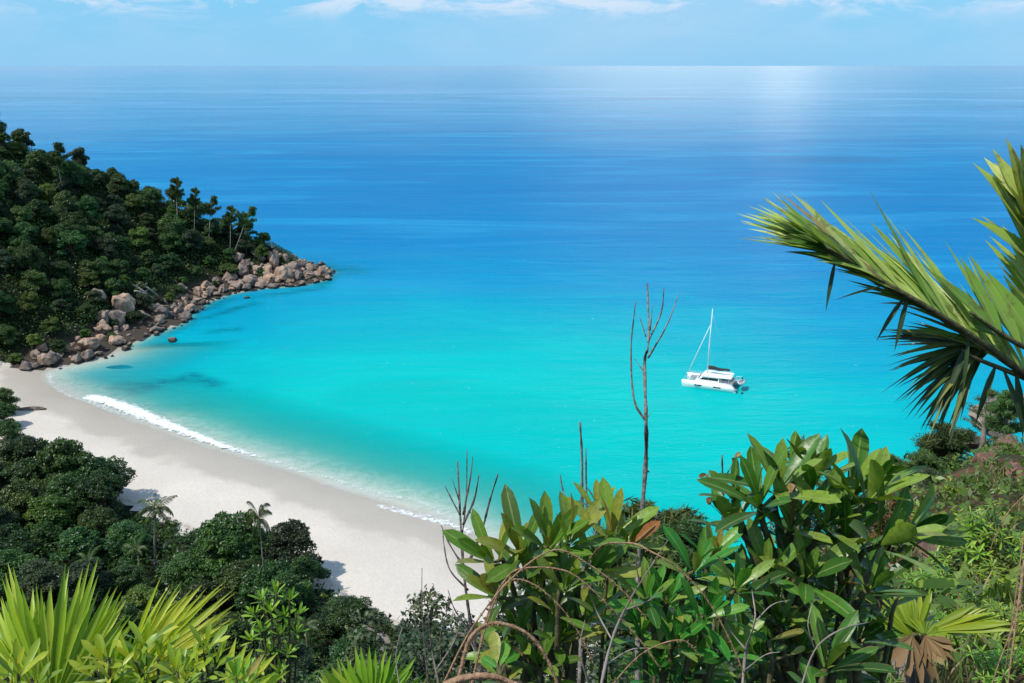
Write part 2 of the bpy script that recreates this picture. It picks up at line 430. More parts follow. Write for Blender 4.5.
# ------------------------------------------------------------------ water
def geo_axis(lo, hi, c0, c1, st):
    a = list(np.arange(c0, c1 + st, st)); x, d = a[-1], st
    while x < hi: d *= 1.25; x += d; a.append(x)
    x, d = a[0], st; b = []
    while x > lo: d *= 1.25; x -= d; b.append(x)
    return np.array(b[::-1] + a)
wx = geo_axis(-42000, 42000, -120, 60, .8); wy = geo_axis(60, 42000, 88, 325, .8)
WX, WY = np.meshgrid(wx, wy); WS = sdist(WX, WY)
# breaking wave along the beach: crest line
CR = np.array([G(u, v)[:2] for u, v in [(90,397),(106,401),(135,411),(165,424),(195,436),(225,447),(256,456)]])
cd, _ = seg_dist(WX, WY, CR, closed=False)
amp = np.interp(WX, [CR[0][0], CR[0][0] + 4, CR[3][0], CR[-1][0]], [.3, 1, .9, .25])
WZ = .36 * np.exp(-(cd / 1.3) ** 2) * amp
CR2 = np.array([G(u, v)[:2] for u, v in [(380,507),(410,514),(445,523),(470,532)]])
cd2, _ = seg_dist(WX, WY, CR2, closed=False)
WZ = WZ + .12 * np.exp(-(cd2 / 1.0) ** 2)
ny, nx = WX.shape
mask = np.minimum(np.minimum(WS[:-1, :-1], WS[1:, 1:]), np.minimum(WS[1:, :-1], WS[:-1, 1:])) < 2.0
i = np.arange(ny - 1)[:, None] * nx + np.arange(nx - 1)[None, :]
q = np.stack([i, i + 1, i + nx + 1, i + nx], -1)[mask]
used, inv = np.unique(q, return_inverse=True)
mb = MB(); mb.addv(np.stack([WX, WY, WZ], -1).reshape(-1, 3)[used]); mb.quads(inv.reshape(-1, 4))
m, nt, out = newmat('sea water')
geo = N(nt, 'ShaderNodeNewGeometry').outputs['Position']
sh = attr(nt, 'shallow'); fo = attr(nt, 'foam'); reef = attr(nt, 'reef')
# distance from the heart of the bay decides how deep, how blue; far stops paint the pale horizon haze
sub = N(nt, 'ShaderNodeVectorMath'); sub.operation = 'SUBTRACT'; nt.links.new(geo, sub.inputs[0]); sub.inputs[1].default_value = (-12, 125, 0)
ln = N(nt, 'ShaderNodeVectorMath'); ln.operation = 'LENGTH'; nt.links.new(sub.outputs[0], ln.inputs[0])
dist = ln.outputs['Value']
big = noise(nt, mapping(nt, geo, (.6, 1.6, 1)), .006, 4, .55, .5)
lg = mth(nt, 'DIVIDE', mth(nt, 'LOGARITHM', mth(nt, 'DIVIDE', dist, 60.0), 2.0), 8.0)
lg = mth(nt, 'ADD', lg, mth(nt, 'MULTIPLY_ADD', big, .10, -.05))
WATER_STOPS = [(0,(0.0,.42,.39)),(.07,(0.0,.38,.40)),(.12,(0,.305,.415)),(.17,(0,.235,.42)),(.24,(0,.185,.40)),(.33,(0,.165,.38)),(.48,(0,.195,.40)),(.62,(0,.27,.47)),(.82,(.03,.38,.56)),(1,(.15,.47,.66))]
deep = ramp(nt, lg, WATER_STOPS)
# dark drifts: weed and reef patches on the bottom, wind lanes farther out
lane = noise(nt, mapping(nt, geo, (.0045, .014, 1), rot=(0,0,R(4))), 1.0, 6, .66, .8)
k = mth(nt, 'MULTIPLY', ramp(nt, lane, [(.44,(0,0,0)),(.70,(1,1,1))]), ramp(nt, lg, [(.2,(0,0,0)),(.42,(.5,.5,.5))]))
deep = mixc(nt, k, deep, (0,.12,.34))
lane2 = noise(nt, mapping(nt, geo, (.006, .03, 1), rot=(0,0,R(-6))), 1.0, 5, .65, .6)
far_ = ramp(nt, lg, [(.12,(.15,)*3),(.25,(1,)*3)])
deep = mixc(nt, mth(nt, 'MULTIPLY', mth(nt, 'MULTIPLY', ramp(nt, lane2, [(.5,(0,0,0)),(.68,(1,1,1))]), .30), far_), deep, (.03,.45,.70))
lane3 = noise(nt, mapping(nt, geo, (.016, .075, 1), rot=(0,0,R(3)), loc=(31,7,0)), 1.0, 6, .7, .5)
deep = mixc(nt, mth(nt, 'MULTIPLY', mth(nt, 'MULTIPLY', ramp(nt, lane3, [(.46,(0,0,0)),(.66,(1,1,1))]), .24), far_), deep, (0,.13,.36))
lane4 = noise(nt, mapping(nt, geo, (.0009, .004, 1), loc=(3,17,0)), 1.0, 7, .72, 1.0)
deep = mixc(nt, mth(nt, 'MULTIPLY', ramp(nt, lane4, [(.5,(0,0,0)),(.62,(1,1,1))]), ramp(nt, lg, [(.5,(0,0,0)),(.6,(.6,.6,.6))])), deep, (.16,.44,.78))
rn = noise(nt, mapping(nt, geo, (.16, .30, 1)), 1.0, 6, .7, 1.2)
deep = mixc(nt, mth(nt, 'MULTIPLY', mth(nt, 'MULTIPLY', reef, ramp(nt, rn, [(.36,(.05,)*3),(.58,(1,)*3)])), .9), deep, (0,.15,.21))
rn2 = noise(nt, mapping(nt, geo, (.05, .10, 1), rot=(0,0,R(15))), 1.0, 6, .72, 1.5)
deep = mixc(nt, mth(nt, 'MULTIPLY', mth(nt, 'MULTIPLY', ramp(nt, rn2, [(.52,(0,)*3),(.68,(.55,)*3)]), ramp(nt, lg, [(.0,(1,)*3),(.22,(.2,)*3)])), mth(nt, 'SUBTRACT', 1.0, attr(nt, 'open'))), deep, (0,.33,.42))
bayn = noise(nt, mapping(nt, geo, (.02, .035, 1), rot=(0,0,R(20))), 1.0, 5, .6, .8)
deep = mixc(nt, mth(nt, 'MULTIPLY', ramp(nt, bayn, [(.45,(0,0,0)),(.7,(.5,.5,.5))]), ramp(nt, lg, [(.0,(1,1,1)),(.25,(0,0,0))])), deep, (.0,.52,.47))
# wind-ruffled darker patches far out
for (ex, ey, erx, ery, ek) in [(267, 1880, 190, 110, .6), (-108, 1900, 85, 60, .6), (230, 660, 60, 34, .5), (-1030, 1900, 190, 60, .5), (900, 1500, 330, 60, .35)]:
    sb = N(nt, 'ShaderNodeVectorMath'); sb.operation = 'SUBTRACT'; nt.links.new(geo, sb.inputs[0]); sb.inputs[1].default_value = (ex, ey, 0)
    ml = N(nt, 'ShaderNodeVectorMath'); ml.operation = 'MULTIPLY'; nt.links.new(sb.outputs[0], ml.inputs[0]); ml.inputs[1].default_value = (1 / erx, 1 / ery, 0)
    le = N(nt, 'ShaderNodeVectorMath'); le.operation = 'LENGTH'; nt.links.new(ml.outputs[0], le.inputs[0])
    kk = ramp(nt, mth(nt, 'ADD', le.outputs['Value'], mth(nt, 'MULTIPLY_ADD', lane3, 1.6, -.8)), [(.35,(ek,)*3),(1.0,(0,)*3)])
    deep = mixc(nt, kk, deep, (0,.11,.26))
# ripples
r1 = noise(nt, mapping(nt, geo, (.35, .9, 1), rot=(0,0,R(12))), 1.0, 4, .6)
r2 = noise(nt, mapping(nt, geo, (.08, .22, 1), rot=(0,0,R(-8))), 1.0, 4, .6)
r3 = noise(nt, mapping(nt, geo, (.006, .03, 1)), 1.0, 4, .6)
hgt = mth(nt, 'ADD', mth(nt, 'MULTIPLY', r1, .5), mth(nt, 'ADD', mth(nt, 'MULTIPLY', r2, 1.6), mth(nt, 'MULTIPLY', r3, 6)))
nb = bump(nt, hgt, .55, .5)
rough = ramp(nt, lg, [(0,(.12,.12,.12)),(.4,(.2,.2,.2)),(.8,(.25,.25,.25))])
dif = N(nt, 'ShaderNodeBsdfDiffuse'); nt.links.new(deep, dif.inputs['Color']); nt.links.new(nb, dif.inputs['Normal'])
gl = N(nt, 'ShaderNodeBsdfGlossy'); nt.links.new(rough, gl.inputs['Roughness']); nt.links.new(nb, gl.inputs['Normal'])
tr = N(nt, 'ShaderNodeBsdfTransparent'); 
tcol = ramp(nt, mth(nt, 'MULTIPLY', sh, -1 / 26.), [(0,(1,1,1)),(.15,(.86,1,.97)),(.4,(.60,.97,.93)),(1,(.25,.88,.86))]); nt.links.new(tcol, tr.inputs['Color'])
shn = mth(nt, 'ADD', sh, mth(nt, 'MULTIPLY_ADD', bayn, 12, -6))
alpha = ramp(nt, mth(nt, 'MULTIPLY', shn, -1 / 34.), [(0,(.0,)*3),(.12,(.10,)*3),(.35,(.50,)*3),(.8,(1,)*3)])
body = N(nt, 'ShaderNodeMixShader'); nt.links.new(alpha, body.inputs[0]); nt.links.new(tr.outputs[0], body.inputs[1]); nt.links.new(dif.outputs[0], body.inputs[2])
fr = N(nt, 'ShaderNodeFresnel'); fr.inputs['IOR'].default_value = 1.33; nt.links.new(nb, fr.inputs['Normal'])
surf = N(nt, 'ShaderNodeMixShader'); nt.links.new(mth(nt, 'MULTIPLY', fr.outputs[0], ramp(nt, lg, [(.1,(.25,)*3),(.40,(.28,)*3),(.50,(.60,)*3),(.65,(.85,)*3)])), surf.inputs[0]); nt.links.new(body.outputs[0], surf.inputs[1]); nt.links.new(gl.outputs[0], surf.inputs[2])
fd = N(nt, 'ShaderNodeBsdfDiffuse'); fd.inputs['Color'].default_value = (.74,.77,.76,1)
fn = noise(nt, mapping(nt, geo, (.9, .9, 1)), 1.0, 6, .75, 1.0)
fk = ramp(nt, mth(nt, 'ADD', fo, mth(nt, 'MULTIPLY_ADD', fn, 2.0, -1.05)), [(.25,(0,0,0)),(.65,(1,1,1))])
# thin lacy foam where the swash runs out
lace = mth(nt, 'MULTIPLY', ramp(nt, mth(nt, 'ABSOLUTE', mth(nt, 'ADD', shn, 2.5)), [(0,(1,1,1)),(1.0,(0,0,0))]), ramp(nt, fn, [(.42,(0,0,0)),(.66,(.8,.8,.8))]))
lace = mth(nt, 'MULTIPLY', lace, attr(nt, 'swash'))
foam = N(nt, 'ShaderNodeMixShader'); wash = mth(nt, 'MULTIPLY', mth(nt, 'MULTIPLY', ramp(nt, mth(nt, 'MULTIPLY', shn, -1 / 16.), [(0,(.2,)*3),(.2,(.26,)*3),(.7,(0,0,0))]), ramp(nt, noise(nt, mapping(nt, geo, (.22, .22, 1), rot=(0,0,R(40))), 1.0, 6, .75, 1.6), [(.42,(0,0,0)),(.64,(1,1,1))])), attr(nt, 'swash'))
nt.links.new(mth(nt, 'MAXIMUM', mth(nt, 'MAXIMUM', fk, lace), wash), foam.inputs[0]); nt.links.new(surf.outputs[0], foam.inputs[1]); nt.links.new(fd.outputs[0], foam.inputs[2])
nt.links.new(foam.outputs[0], out.inputs['Surface'])
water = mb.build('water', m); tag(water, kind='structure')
def pattr(o, name, arr):
    a = o.data.attributes.new(name, 'FLOAT', 'POINT'); a.data.foreach_set('value', arr.ravel()[used].astype(np.float32))
pattr(water, 'shore', WS)
ccx = np.interp(WX, [CR[0][0], CR[-1][0]], [0, 1])
FO = np.exp(-(cd / np.interp(ccx, [0, .3, .7, 1], [1.6, 1.9, 1.1, .6])) ** 2) * np.interp(ccx, [0, .02, .8, 1], [.9, 1, .95, .75])
FO = np.maximum(FO, np.exp(-(cd2 / .9) ** 2) * .7)
pattr(water, 'foam', FO)
bd, _ = seg_dist(WX, WY, LAND[NB0:NB0 + 8], closed=False)
pattr(water, 'shallow', WS * (1 + 5 * (1 - np.exp(-np.maximum(bd - 22 - np.maximum(-WS, 0), 0) / 10))))
pattr(water, 'swash', np.clip(1 - (bd - 6) / 10, 0, 1))
# reefs: dark weedy patches seen in the photograph
RF = np.zeros_like(WX)
for (u0, v0), (u1, v1), w in [((118,386),(190,380),2.5),((128,392),(150,386),3),((330,268),(352,271),6),((228,300),(200,310),3.5),((310,290),(250,297),3),((330,276),(320,287),3),((255,303),(205,318),2.5),((190,322),(165,333),3),
                              ((210,332),(235,329),2),((160,345),(110,355),2.2),((190,375),(215,384),2)]:
    A, B = G(u0, v0)[:2], G(u1, v1)[:2]
    dd, _ = seg_dist(WX, WY, [A, B], closed=False)
    RF = np.maximum(RF, np.exp(-(dd / w) ** 2))
# deeper blue hugging the outer side of the point
dd, _ = seg_dist(WX, WY, [(-60, 298), (-85, 320), (-130, 350)], closed=False); RF = np.maximum(RF, .35 * np.exp(-(dd / 9) ** 2))
pattr(water, 'reef', RF)
sl, _ = seg_dist(WX, WY, LAND[:NB0], closed=False)
pattr(water, 'open', np.clip((sl - 14) / 40, 0, 1) * .75)

# ------------------------------------------------------------------ plant prototypes
def lobe_crown(seed, Rx, Rz, nl, nleaf, ls, flat=.0, lobe=(.34, .5), low=.25):
    g = np.random.default_rng(seed); mb = MB()
    L = []
    for i in range(nl):
        for _ in range(30):
            d = unit(g.normal(size=3)); d[2] = abs(d[2]) * 1.25 - low; rr = g.uniform(.3, .86)
            c = np.array([d[0] * Rx * rr, d[1] * Rx * rr, d[2] * Rz * rr])
            if all(np.linalg.norm((c - l[0]) / Rx) > .26 for l in L): break
        L.append((c, Rx * g.uniform(*lobe)))
    W = np.array([l[1] ** 2 for l in L]); cnt = (nleaf * W / W.sum()).astype(int)
    vals = []
    for (c, r), n in zip(L, cnt):
        d = rvec(n, g); d[:, 2] = np.where(d[:, 2] < -.3, -d[:, 2] * .5, d[:, 2])
        ph = g.uniform(0, 6, 3)
        lump = 1 + .17 * np.sin(d[:, 0] * 5 + ph[0]) * np.sin(d[:, 1] * 5 + ph[1]) + .10 * np.sin(d[:, 2] * 9 + d[:, 0] * 7 + ph[2])
        rad = r * lump * (1 - np.abs(g.normal(0, .13, n)))
        p = c + d * rad[:, None] * np.array([1, 1, .8])
        ax = unit(d * .5 + rvec(n, g) * .9 + np.array([0, 0, -.15])); nr = unit(d * .8 + np.array([0, 0, .7]) + rvec(n, g) * .65)
        nr = unit(nr - ax * (nr * ax).sum(1)[:, None]); b = np.cross(ax, nr)
        val = np.clip(g.normal(.42, .2, n) + g.normal(0, .10) , 0, 1)
        s_ = g.uniform(.7, 1.35, n) * ls
        mb.cards(p, ax, b, nr, s_, s_ * g.uniform(.45, .62, n), val)
    return mb, L
def make_tree(name, seed, Rx, Rz, trunk_h, nl, nleaf, ls, mat, barkm='bark', **kw):
    root = empty(name, (0, 0, 0))
    mb, L = lobe_crown(seed, Rx, Rz, nl, nleaf, ls, **kw)
    for a in mb.v: a[:, 2] += trunk_h
    cr = mb.build('crown', M[mat], root)
    g = np.random.default_rng(seed + 99)
    tb = MB(); top = np.array([g.normal(0, .3), g.normal(0, .3), trunk_h])
    tb.tube([(0, 0, -1.2), (0, 0, .3), top * .5 + g.normal(0, .15, 3), top], [.34, .27, .22, .16], 7)
    for c, r in L:
        e = c + np.array([0, 0, trunk_h]); st = top * g.uniform(.55, 1)
        tb.tube([st, (st + e) / 2 + g.normal(0, .25, 3), e + g.normal(0, .1, 3)], [.12, .08, .03], 5, cap=False)
    tr = tb.build('trunk', M[barkm], root)
    KIDS[root.name] = [cr, tr]
    return root
def make_feathery(name, seed, Rx, hgt, nb, nleaf, mat='needle', dens=1.0, ls=.5, wf=.085, zlo=.25):
    """casuarina-like tree: thin limbs with drooping needle sprays"""
    root = empty(name, (0, 0, 0)); g = np.random.default_rng(seed)
    tb = MB(); lb = MB()
    tb.tube([(0, 0, -1), (.05, 0, hgt * .4), (-.1, .1, hgt * .75), (.05, 0, hgt)], [.16, .12, .07, .02], 6)
    for i in range(nb):
        z0 = hgt * g.uniform(zlo, .97); az = g.uniform(0, 2 * math.pi); ln_ = Rx * (1.15 - .75 * (((z0 / hgt) - zlo * .7) / (1 - zlo * .7)) ** 1.5) * g.uniform(.6, 1.1)
        d = np.array([math.cos(az), math.sin(az), g.uniform(.2, .8)])
        p0 = np.array([0, 0, z0]); p1 = p0 + d * ln_ * .5; p2 = p1 + np.array([d[0], d[1], d[2] * .3]) * ln_ * .5
        tb.tube([p0, p1, p2], [.04, .025, .01], 4, cap=False)
        n = int(nleaf / nb); t = g.uniform(.2, 1.05, n)[:, None]
        c = np.where(t < .5, p0 + (p1 - p0) * t * 2, p1 + (p2 - p1) * (t - .5) * 2) + g.normal(0, .16, (n, 3)) * Rx * .35
        ax = unit(rvec(n, g) * .8 + d * .6 + np.array([0, 0, .25 - .5])); nr = rvec(n, g); nr = unit(nr - ax * (nr * ax).sum(1)[:, None])
        L_ = g.uniform(.5, 1.2, n) * ls
        lb.cards(c, ax, np.cross(ax, nr), nr, L_, L_ * wf + .006, np.clip(g.normal(.5, .22, n), 0, 1), 0)
    cr = lb.build('crown', M[mat], root); tr = tb.build('trunk', M['palebark'], root)
    KIDS[root.name] = [cr, tr]; return root
def frond_mesh(seed, L=3.2, nl=34, mat='palm', droop=1.2, ll=.75, lw=.07):
    g = np.random.default_rng(seed); mb = MB(); pts = []; p = np.zeros(3); a = .75
    for i in range(13):
        pts.append(p.copy()); p = p + np.array([math.cos(a), 0, math.sin(a)]) * L / 12; a -= droop / 12 * (1 + i * .06)
    pts = np.array(pts); mb.tube(pts, np.linspace(.04, .008, 13), 4, .9, cap=False)
    for k in range(nl):
        t = .14 + .86 * k / nl; i = min(int(t * 12), 11); f = t * 12 - i; q = pts[i] * (1 - f) + pts[i + 1] * f
        tan = unit(pts[i + 1] - pts[i]); w = math.sin(min(1, t * 1.15) * math.pi * .93) ** .6 * ll + .1
        for s_ in (-1, 1):
            d = tan * .75 + np.array([0, s_ * 1.0, 0]) + np.array([0, 0, -.25]) + g.normal(0, .07, 3)
            mb.leaf(q, d, (0, 0, 1), w * g.uniform(.85, 1.1), lw, .8 + g.uniform(0, .4), .3, float(np.clip(g.normal(.55, .2), 0, 1)), 3, 'strip')
    return mb.mesh('frond', M[mat])
def make_palm(name, seed, trunk_h, nf, L=3.2, mat='palm', lean=.1, stiff=1.0):
    root = empty(name, (0, 0, 0)); g = np.random.default_rng(seed)
    tb = MB(); top = np.array([lean * trunk_h, .05 * trunk_h, trunk_h])
    tb.tube([(0, 0, -1), (0, 0, .2), top * [.35, .4, .5], top], [.22, .17, .13, .11], 8)
    kids = [tb.build('trunk', M['palebark'], root)]
    ms = [frond_mesh(seed * 7 + i, L * (1 - .06 * i), 30, mat, 1.1 + .35 * i) for i in range(3)]
    for i in range(nf):
        o = bpy.data.objects.new('frond', ms[i % 3]); COL.objects.link(o); o.parent = root; o.location = tuple(top)
        up = .55 - 1.15 * (i / nf)
        o.rotation_euler = (g.normal(0, .12), -up * stiff, i * 2.399 + g.normal(0, .15)); o.scale = (g.uniform(.85, 1.1),) * 3
        kids.append(o)
    KIDS[root.name] = kids; return root

T_broad = [make_tree('broadleaf_tree', 11 + i, 4.0 + .25 * (i % 3), 5.2, 4.2, 26 + i, 20000, .31, 'forest', lobe=(.20, .42), low=.55) for i in range(4)]
T_bright = [make_tree('bright_tree', 31 + i, 3.5, 4.8, 3.8, 23, 16000, .31, 'forest_bright', lobe=(.20, .42), low=.55) for i in range(2)]
T_olive = [make_tree('olive_tree', 41 + i, 3.8, 5.4, 4.2, 26, 19000, .28, 'forest_dull', lobe=(.18, .40), low=.55) for i in range(2)]
for t in T_bright + T_olive: t.name = 'broadleaf_tree'
KIDS = {}
for o in list(COL.objects):
    if o.parent: KIDS.setdefault(o.parent.name, []).append(o)
T_olive_names = None

# generic boulders ---------------------------------------------------
import bmesh
def rock_mesh(seed, sub=4, cuts=9, mat='granite', lumps=.22):
    g = np.random.default_rng(seed); bm = bmesh.new(); bmesh.ops.create_icosphere(bm, subdivisions=sub, radius=1)
    off = Vector(g.uniform(-50, 50, 3))
    pl = [(unit(g.normal(size=3)), g.uniform(.42, .8)) for _ in range(cuts)]
    for v in bm.verts:
        p = np.array(v.co)
        for n, h in pl:
            k = p.dot(n)
            if k > h: p = p - n * (k - h) * .95
        v.co = Vector(p) * (1 + lumps * mnoise.noise(Vector(p) * 1.7 + off) + .09 * mnoise.noise(Vector(p) * 4.3 + off) + .04 * mnoise.noise(Vector(p) * 10 + off))
    me = bpy.data.meshes.new('boulder'); bm.to_mesh(me); bm.free()
    me.polygons.foreach_set('use_smooth', [True] * len(me.polygons))
    try: me.set_sharp_from_angle(angle=R(30))
    except Exception: pass
    me.materials.append(M[mat]); return me
RM = [rock_mesh(60 + i, 4, 9 + i % 5) for i in range(10)]
def rock(name, me, loc, sc, rot):
    o = bpy.data.objects.new(name, me); COL.objects.link(o); o.location = tuple(loc); o.scale = sc; o.rotation_euler = rot; return o

# ------------------------------------------------------------------ labelling of repeats
ORD = ['', 'second', 'third', 'fourth', 'fifth', 'sixth', 'seventh', 'eighth', 'ninth', 'tenth', 'eleventh', 'twelfth']
def label_rows(items, cat, group):
    """items: (obj, kind phrase, place phrase); look-alikes in one place are told apart by their order from the left"""
    d = {}
    for it in items: d.setdefault((it[1], it[2]), []).append(it)
    for (k, pl), L in d.items():
        L.sort(key=lambda it: proj(it[0].location)[0])
        for i, it in enumerate(L):
            if len(L) == 1: lb = f'{k} {pl}'
            elif i == 0: lb = f'{k} {pl}, leftmost there'
            elif i == len(L) - 1: lb = f'{k} {pl}, rightmost there'
            else: lb = f'{k} {pl}, {ORD[i] if i < 12 else "later"} from left'
            tag(it[0], lb, cat, group)

# ------------------------------------------------------------------ left hill forest
def scatter(n, box, ok, mind, seed):
    g = np.random.default_rng(seed); P_ = []
    x = g.uniform(box[0], box[1], n); y = g.uniform(box[2], box[3], n); s = sdist(x, y); z = height(x, y)
    for i in range(n):
        if not ok(x[i], y[i], s[i], z[i]): continue
        if all((x[i] - p[0]) ** 2 + (y[i] - p[1]) ** 2 > mind ** 2 for p in P_): P_.append((x[i], y[i], z[i], s[i]))
    return P_
g = np.random.default_rng(5)
def okhill(x, y, s, z):
    u, v, d = proj((x, y, z + 6))
    lim = 3.6 if x < -95 else 5.5
    return -45 < u and u < 262 and s > lim + 3 * sstep(215, 190, y) and y > 190 - (x + 100) * .25 - 0
items = []
hill = scatter(16000, (-200, -70, 186, 322), okhill, 5.1, 3)
KN = {0: 'dark round tree', 1: 'brighter green tree', 2: 'dull olive tree'}
for x, y, z, s in hill:
    r_ = g.uniform(); kind = 0 if r_ < .55 else (1 if r_ < .75 else 2)
    pr = (T_broad, T_bright, T_olive)[kind]; pr = pr[g.integers(len(pr))]
    edge = sstep(4, 22, s)
    sc = min(1.2, g.lognormal(-.24, .22)) * (.62 + .38 * edge)
    o = place(pr, (x, y, z - .4), g.uniform(0, 6.28), (sc, sc, sc * g.uniform(.75, 1.2)), (g.normal(0, .09), g.normal(0, .09)))
    u, v, d = proj((x, y, z + 6))
    vs = np.interp(u, [0, 60, 130, 175, 250], [125, 165, 182, 192, 235]); vb = np.interp(u, [0, 60, 100, 150, 200, 250], [385, 360, 320, 300, 292, 268])
    t = (v - vs) / (vb - vs)
    band = 'on the hill skyline' if t < .16 else 'on the upper hillside' if t < .4 else 'midway down the hillside' if t < .65 else 'low on the hillside' if t < .85 else 'just above the shore rocks'
    hp = 'at left photo edge' if u < 25 else 'above the beach end' if u < 70 else 'above the pale boulders' if u < 115 else 'above the driftwood' if u < 160 else 'towards the point' if u < 205 else 'beside the rocky point'
    items.append((o, KN[kind], band + ' ' + hp))
label_rows(items, 'tree', 'trees on the left hillside')
# skyline trees with loose feathery crowns near the point and on the ridge
feat = make_feathery('casuarina_tree', 71, 2.9, 13.0, 30, 6500, ls=.8, wf=.2, zlo=.58)
feat2 = make_feathery('casuarina_tree', 72, 3.6, 13.0, 17, 3600, ls=.85, wf=.2, zlo=.62)
KIDS[feat.name] = [c for c in feat.children]; KIDS[feat2.name] = [c for c in feat2.children]
for (ub, vb, ut, vt, pr, w, lb) in [
    (178, 236, 180, 178, feat, 1.1, 'tallest feathery tree standing up from the skyline of the left headland'),
    (194, 240, 196, 188, feat, .85, 'smaller feathery tree right of the tallest one on the headland skyline'),
    (208, 248, 217, 196, feat2, 1.0, 'wispy leaning tree on the headland skyline, second from the point'),
    (232, 258, 252, 206, feat2, 1.05, 'wispy tree leaning out over the sea, nearest the rocky point'),
    (230, 256, 234, 206, feat, .9, 'feathery tree just behind the leaning tree at the rocky point'),
    (64, 205, 62, 143, feat2, 1.25, 'loose flat-topped tree rising above the ridge near the left edge')]:
    bq = GT(ub, vb); dq = proj(bq)[2]; tq = P(ut, vt, dq); dv_ = tq - bq; hh = np.linalg.norm(dv_); nat = 13.3
    o = place(pr, tuple(bq), g.uniform(0, .4), (w, w, hh / nat), (-math.atan2(dv_[1], dv_[2]), math.atan2(dv_[0], dv_[2])))
    tag(o, lb, 'tree', 'feathery trees on the headland')

# ------------------------------------------------------------------ rocks of the point and shore
items = []
g = np.random.default_rng(17)
def rk(x, y, size, tall=1.0, place_=None, name='boulder'):
    me = RM[g.integers(len(RM))]; z = hz(x, y)
    sx, sy, sz = size * g.uniform(.8, 1.25), size * g.uniform(.8, 1.2), size * g.uniform(.6, .95) * tall
    o = rock(name, me, (x, y, max(z, -.6) + sz * .35), (sx, sy, sz), (g.normal(0, .3), g.normal(0, .3), g.uniform(0, 6.28)))
    return o, size
def size_word(s): return 'huge' if s > 2.5 else 'large' if s > 1.8 else 'mid-sized' if s > 1.1 else 'small'
tip = [(247,262,2.0,1.1),(262,258,2.2,1.1),(268,272,2.6,1.5),(282,274,2.9,1.5),(275,262,2.2,1.4),(290,266,2.5,1.2),(298,274,2.3,1.3),(310,274,2.1,1.1),(322,272,2.9,1.5),(311,266,2.0,1),
       (230,276,2.7,1.1),(243,272,2.4,1.3),(236,283,2.3,1.0),(252,281,2.3,1.1),(262,283,2.1,1),(218,279,2.0,1),(222,288,1.7,1),(210,286,1.8,1),(246,286,1.5,1),(272,284,1.6,1),(290,283,1.5,1),(256,268,2.0,1.2),(302,281,1.4,1),(316,279,1.6,1),(329,276,1.3,1),(286,257,1.7,1),(270,252,1.8,1),(255,251,1.6,1),(299,262,1.6,1),(247,294,1.3,.8),(205,293,1.4,1),(196,296,1.3,1)]
for u, v, s_, tl in tip:
    q = GT(u, v + 4)
    o, s_ = rk(q[0], q[1], s_ * g.uniform(.85, 1.12), tl)
    pl = 'at the sea end of the point' if u > 300 else 'in the pile on the point' if u > 255 else 'at the foot of the point trees' if v < 278 else 'on the bay side of the point'
    items.append((o, f'{size_word(s_)} {"upright " if tl > 1.25 else ""}pink granite boulder', pl))
pts = scatter(5000, (-125, -56, 190, 318), lambda x, y, s, z: -2.2 < s < (8.5 if x < -86 or y < 270 else 15) and proj((x, y, z))[0] > 28 and (y > 192), 1.6, 21)
for x, y, z, s in pts[:285]:
    sz = float(np.clip(g.lognormal(-.02, .46), .5, 2.5)) * (.75 if s < 0 else 1) * (1.1 if y > 280 else 1)
    o, sz = rk(x, y, sz, 1.0)
    u, v, d = proj((x, y, z + .5))
    pl = ('at the beach end' if u < 75 else 'near the beach boulders' if u < 100 else 'below the dark trees' if u < 130 else 'in the pale boulder heap' if u < 150 else 'by the driftwood' if u < 178 else 'at the corner of the bay' if u < 205 else 'on the shore of the point' if u < 235 else 'amid the point rocks' if u < 270 else 'near the point end')
    row = 'at the waterline' if s < 1.6 else 'midway up the bank' if s < 5 else 'under the trees'
    items.append((o, f'{size_word(sz)} granite rock', row + ' ' + pl))
# named big ones by the beach end
for u, v, s_, nm in [(26,367,1.7,'round brown'),(46,362,1.9,'half-shaded orange'),(78,360,1.7,'block-like tan'),(88,357,1.9,'tall cracked tan'),(122,310,3.0,'pinkish domed'),(118,322,2.8,'yellowish slanting'),(104,316,2.2,'pale grey upright'),(96,300,2.0,'grey lichened'),(172,338,1.5,'flat yellow'),(160,308,1.8,'flat ochre'),(190,310,1.6,'low ochre')]:
    q = GT(u, v + 3)
    o, s_ = rk(q[0], q[1], s_ * 1.1, 1.2)
    items.append((o, nm + ' granite boulder', 'on the shore below the hill'))
label_rows(items, 'rock', 'granite rocks along the left shore')
# flat dark rock ledges off the beach end
for u, v, lb in [(118, 364, 'flat dark wave-washed rock just off the beach end'), (30, 412, 'low dark rock ledge lying on the dry sand near the left edge')]:
    q = G(u, v, .3); o = rock('rock_ledge', RM[2], (q[0], q[1], hz(q[0], q[1]) + .15), (3.4, 1.0, .45), (0, 0, .2)); tag(o, lb, 'rock')
# driftwood trunks by the corner of the bay
for i, (a, b, lb) in enumerate([((131,287),(158,304),'long bleached driftwood trunk slanting down the rocks, upper one'), ((136,295),(150,299),'short bleached driftwood pole lying under the long trunks'), ((140,286),(162,301),'bleached driftwood trunk slanting down the rocks, lower right one')]):
    A = GT(a[0], a[1] + 6); B = GT(b[0], b[1] + 3)
    A[2] = hz(A[0], A[1]) + 2.6; B[2] = hz(B[0], B[1]) + 1.6
    mb = MB(); mb.tube([A, A * .6 + B * .4 + [0, 0, .25], B], [.30, .26, .16], 7)
    for k in range(2):
        c = A * (.8 - .3 * k) + B * (.2 + .3 * k); mb.tube([c, c + [1.2, .3, .9 - k * .3]], [.1, .03], 5)
    tag(mb.build('driftwood', M['driftwood']), lb, 'driftwood', 'driftwood on the shore rocks')

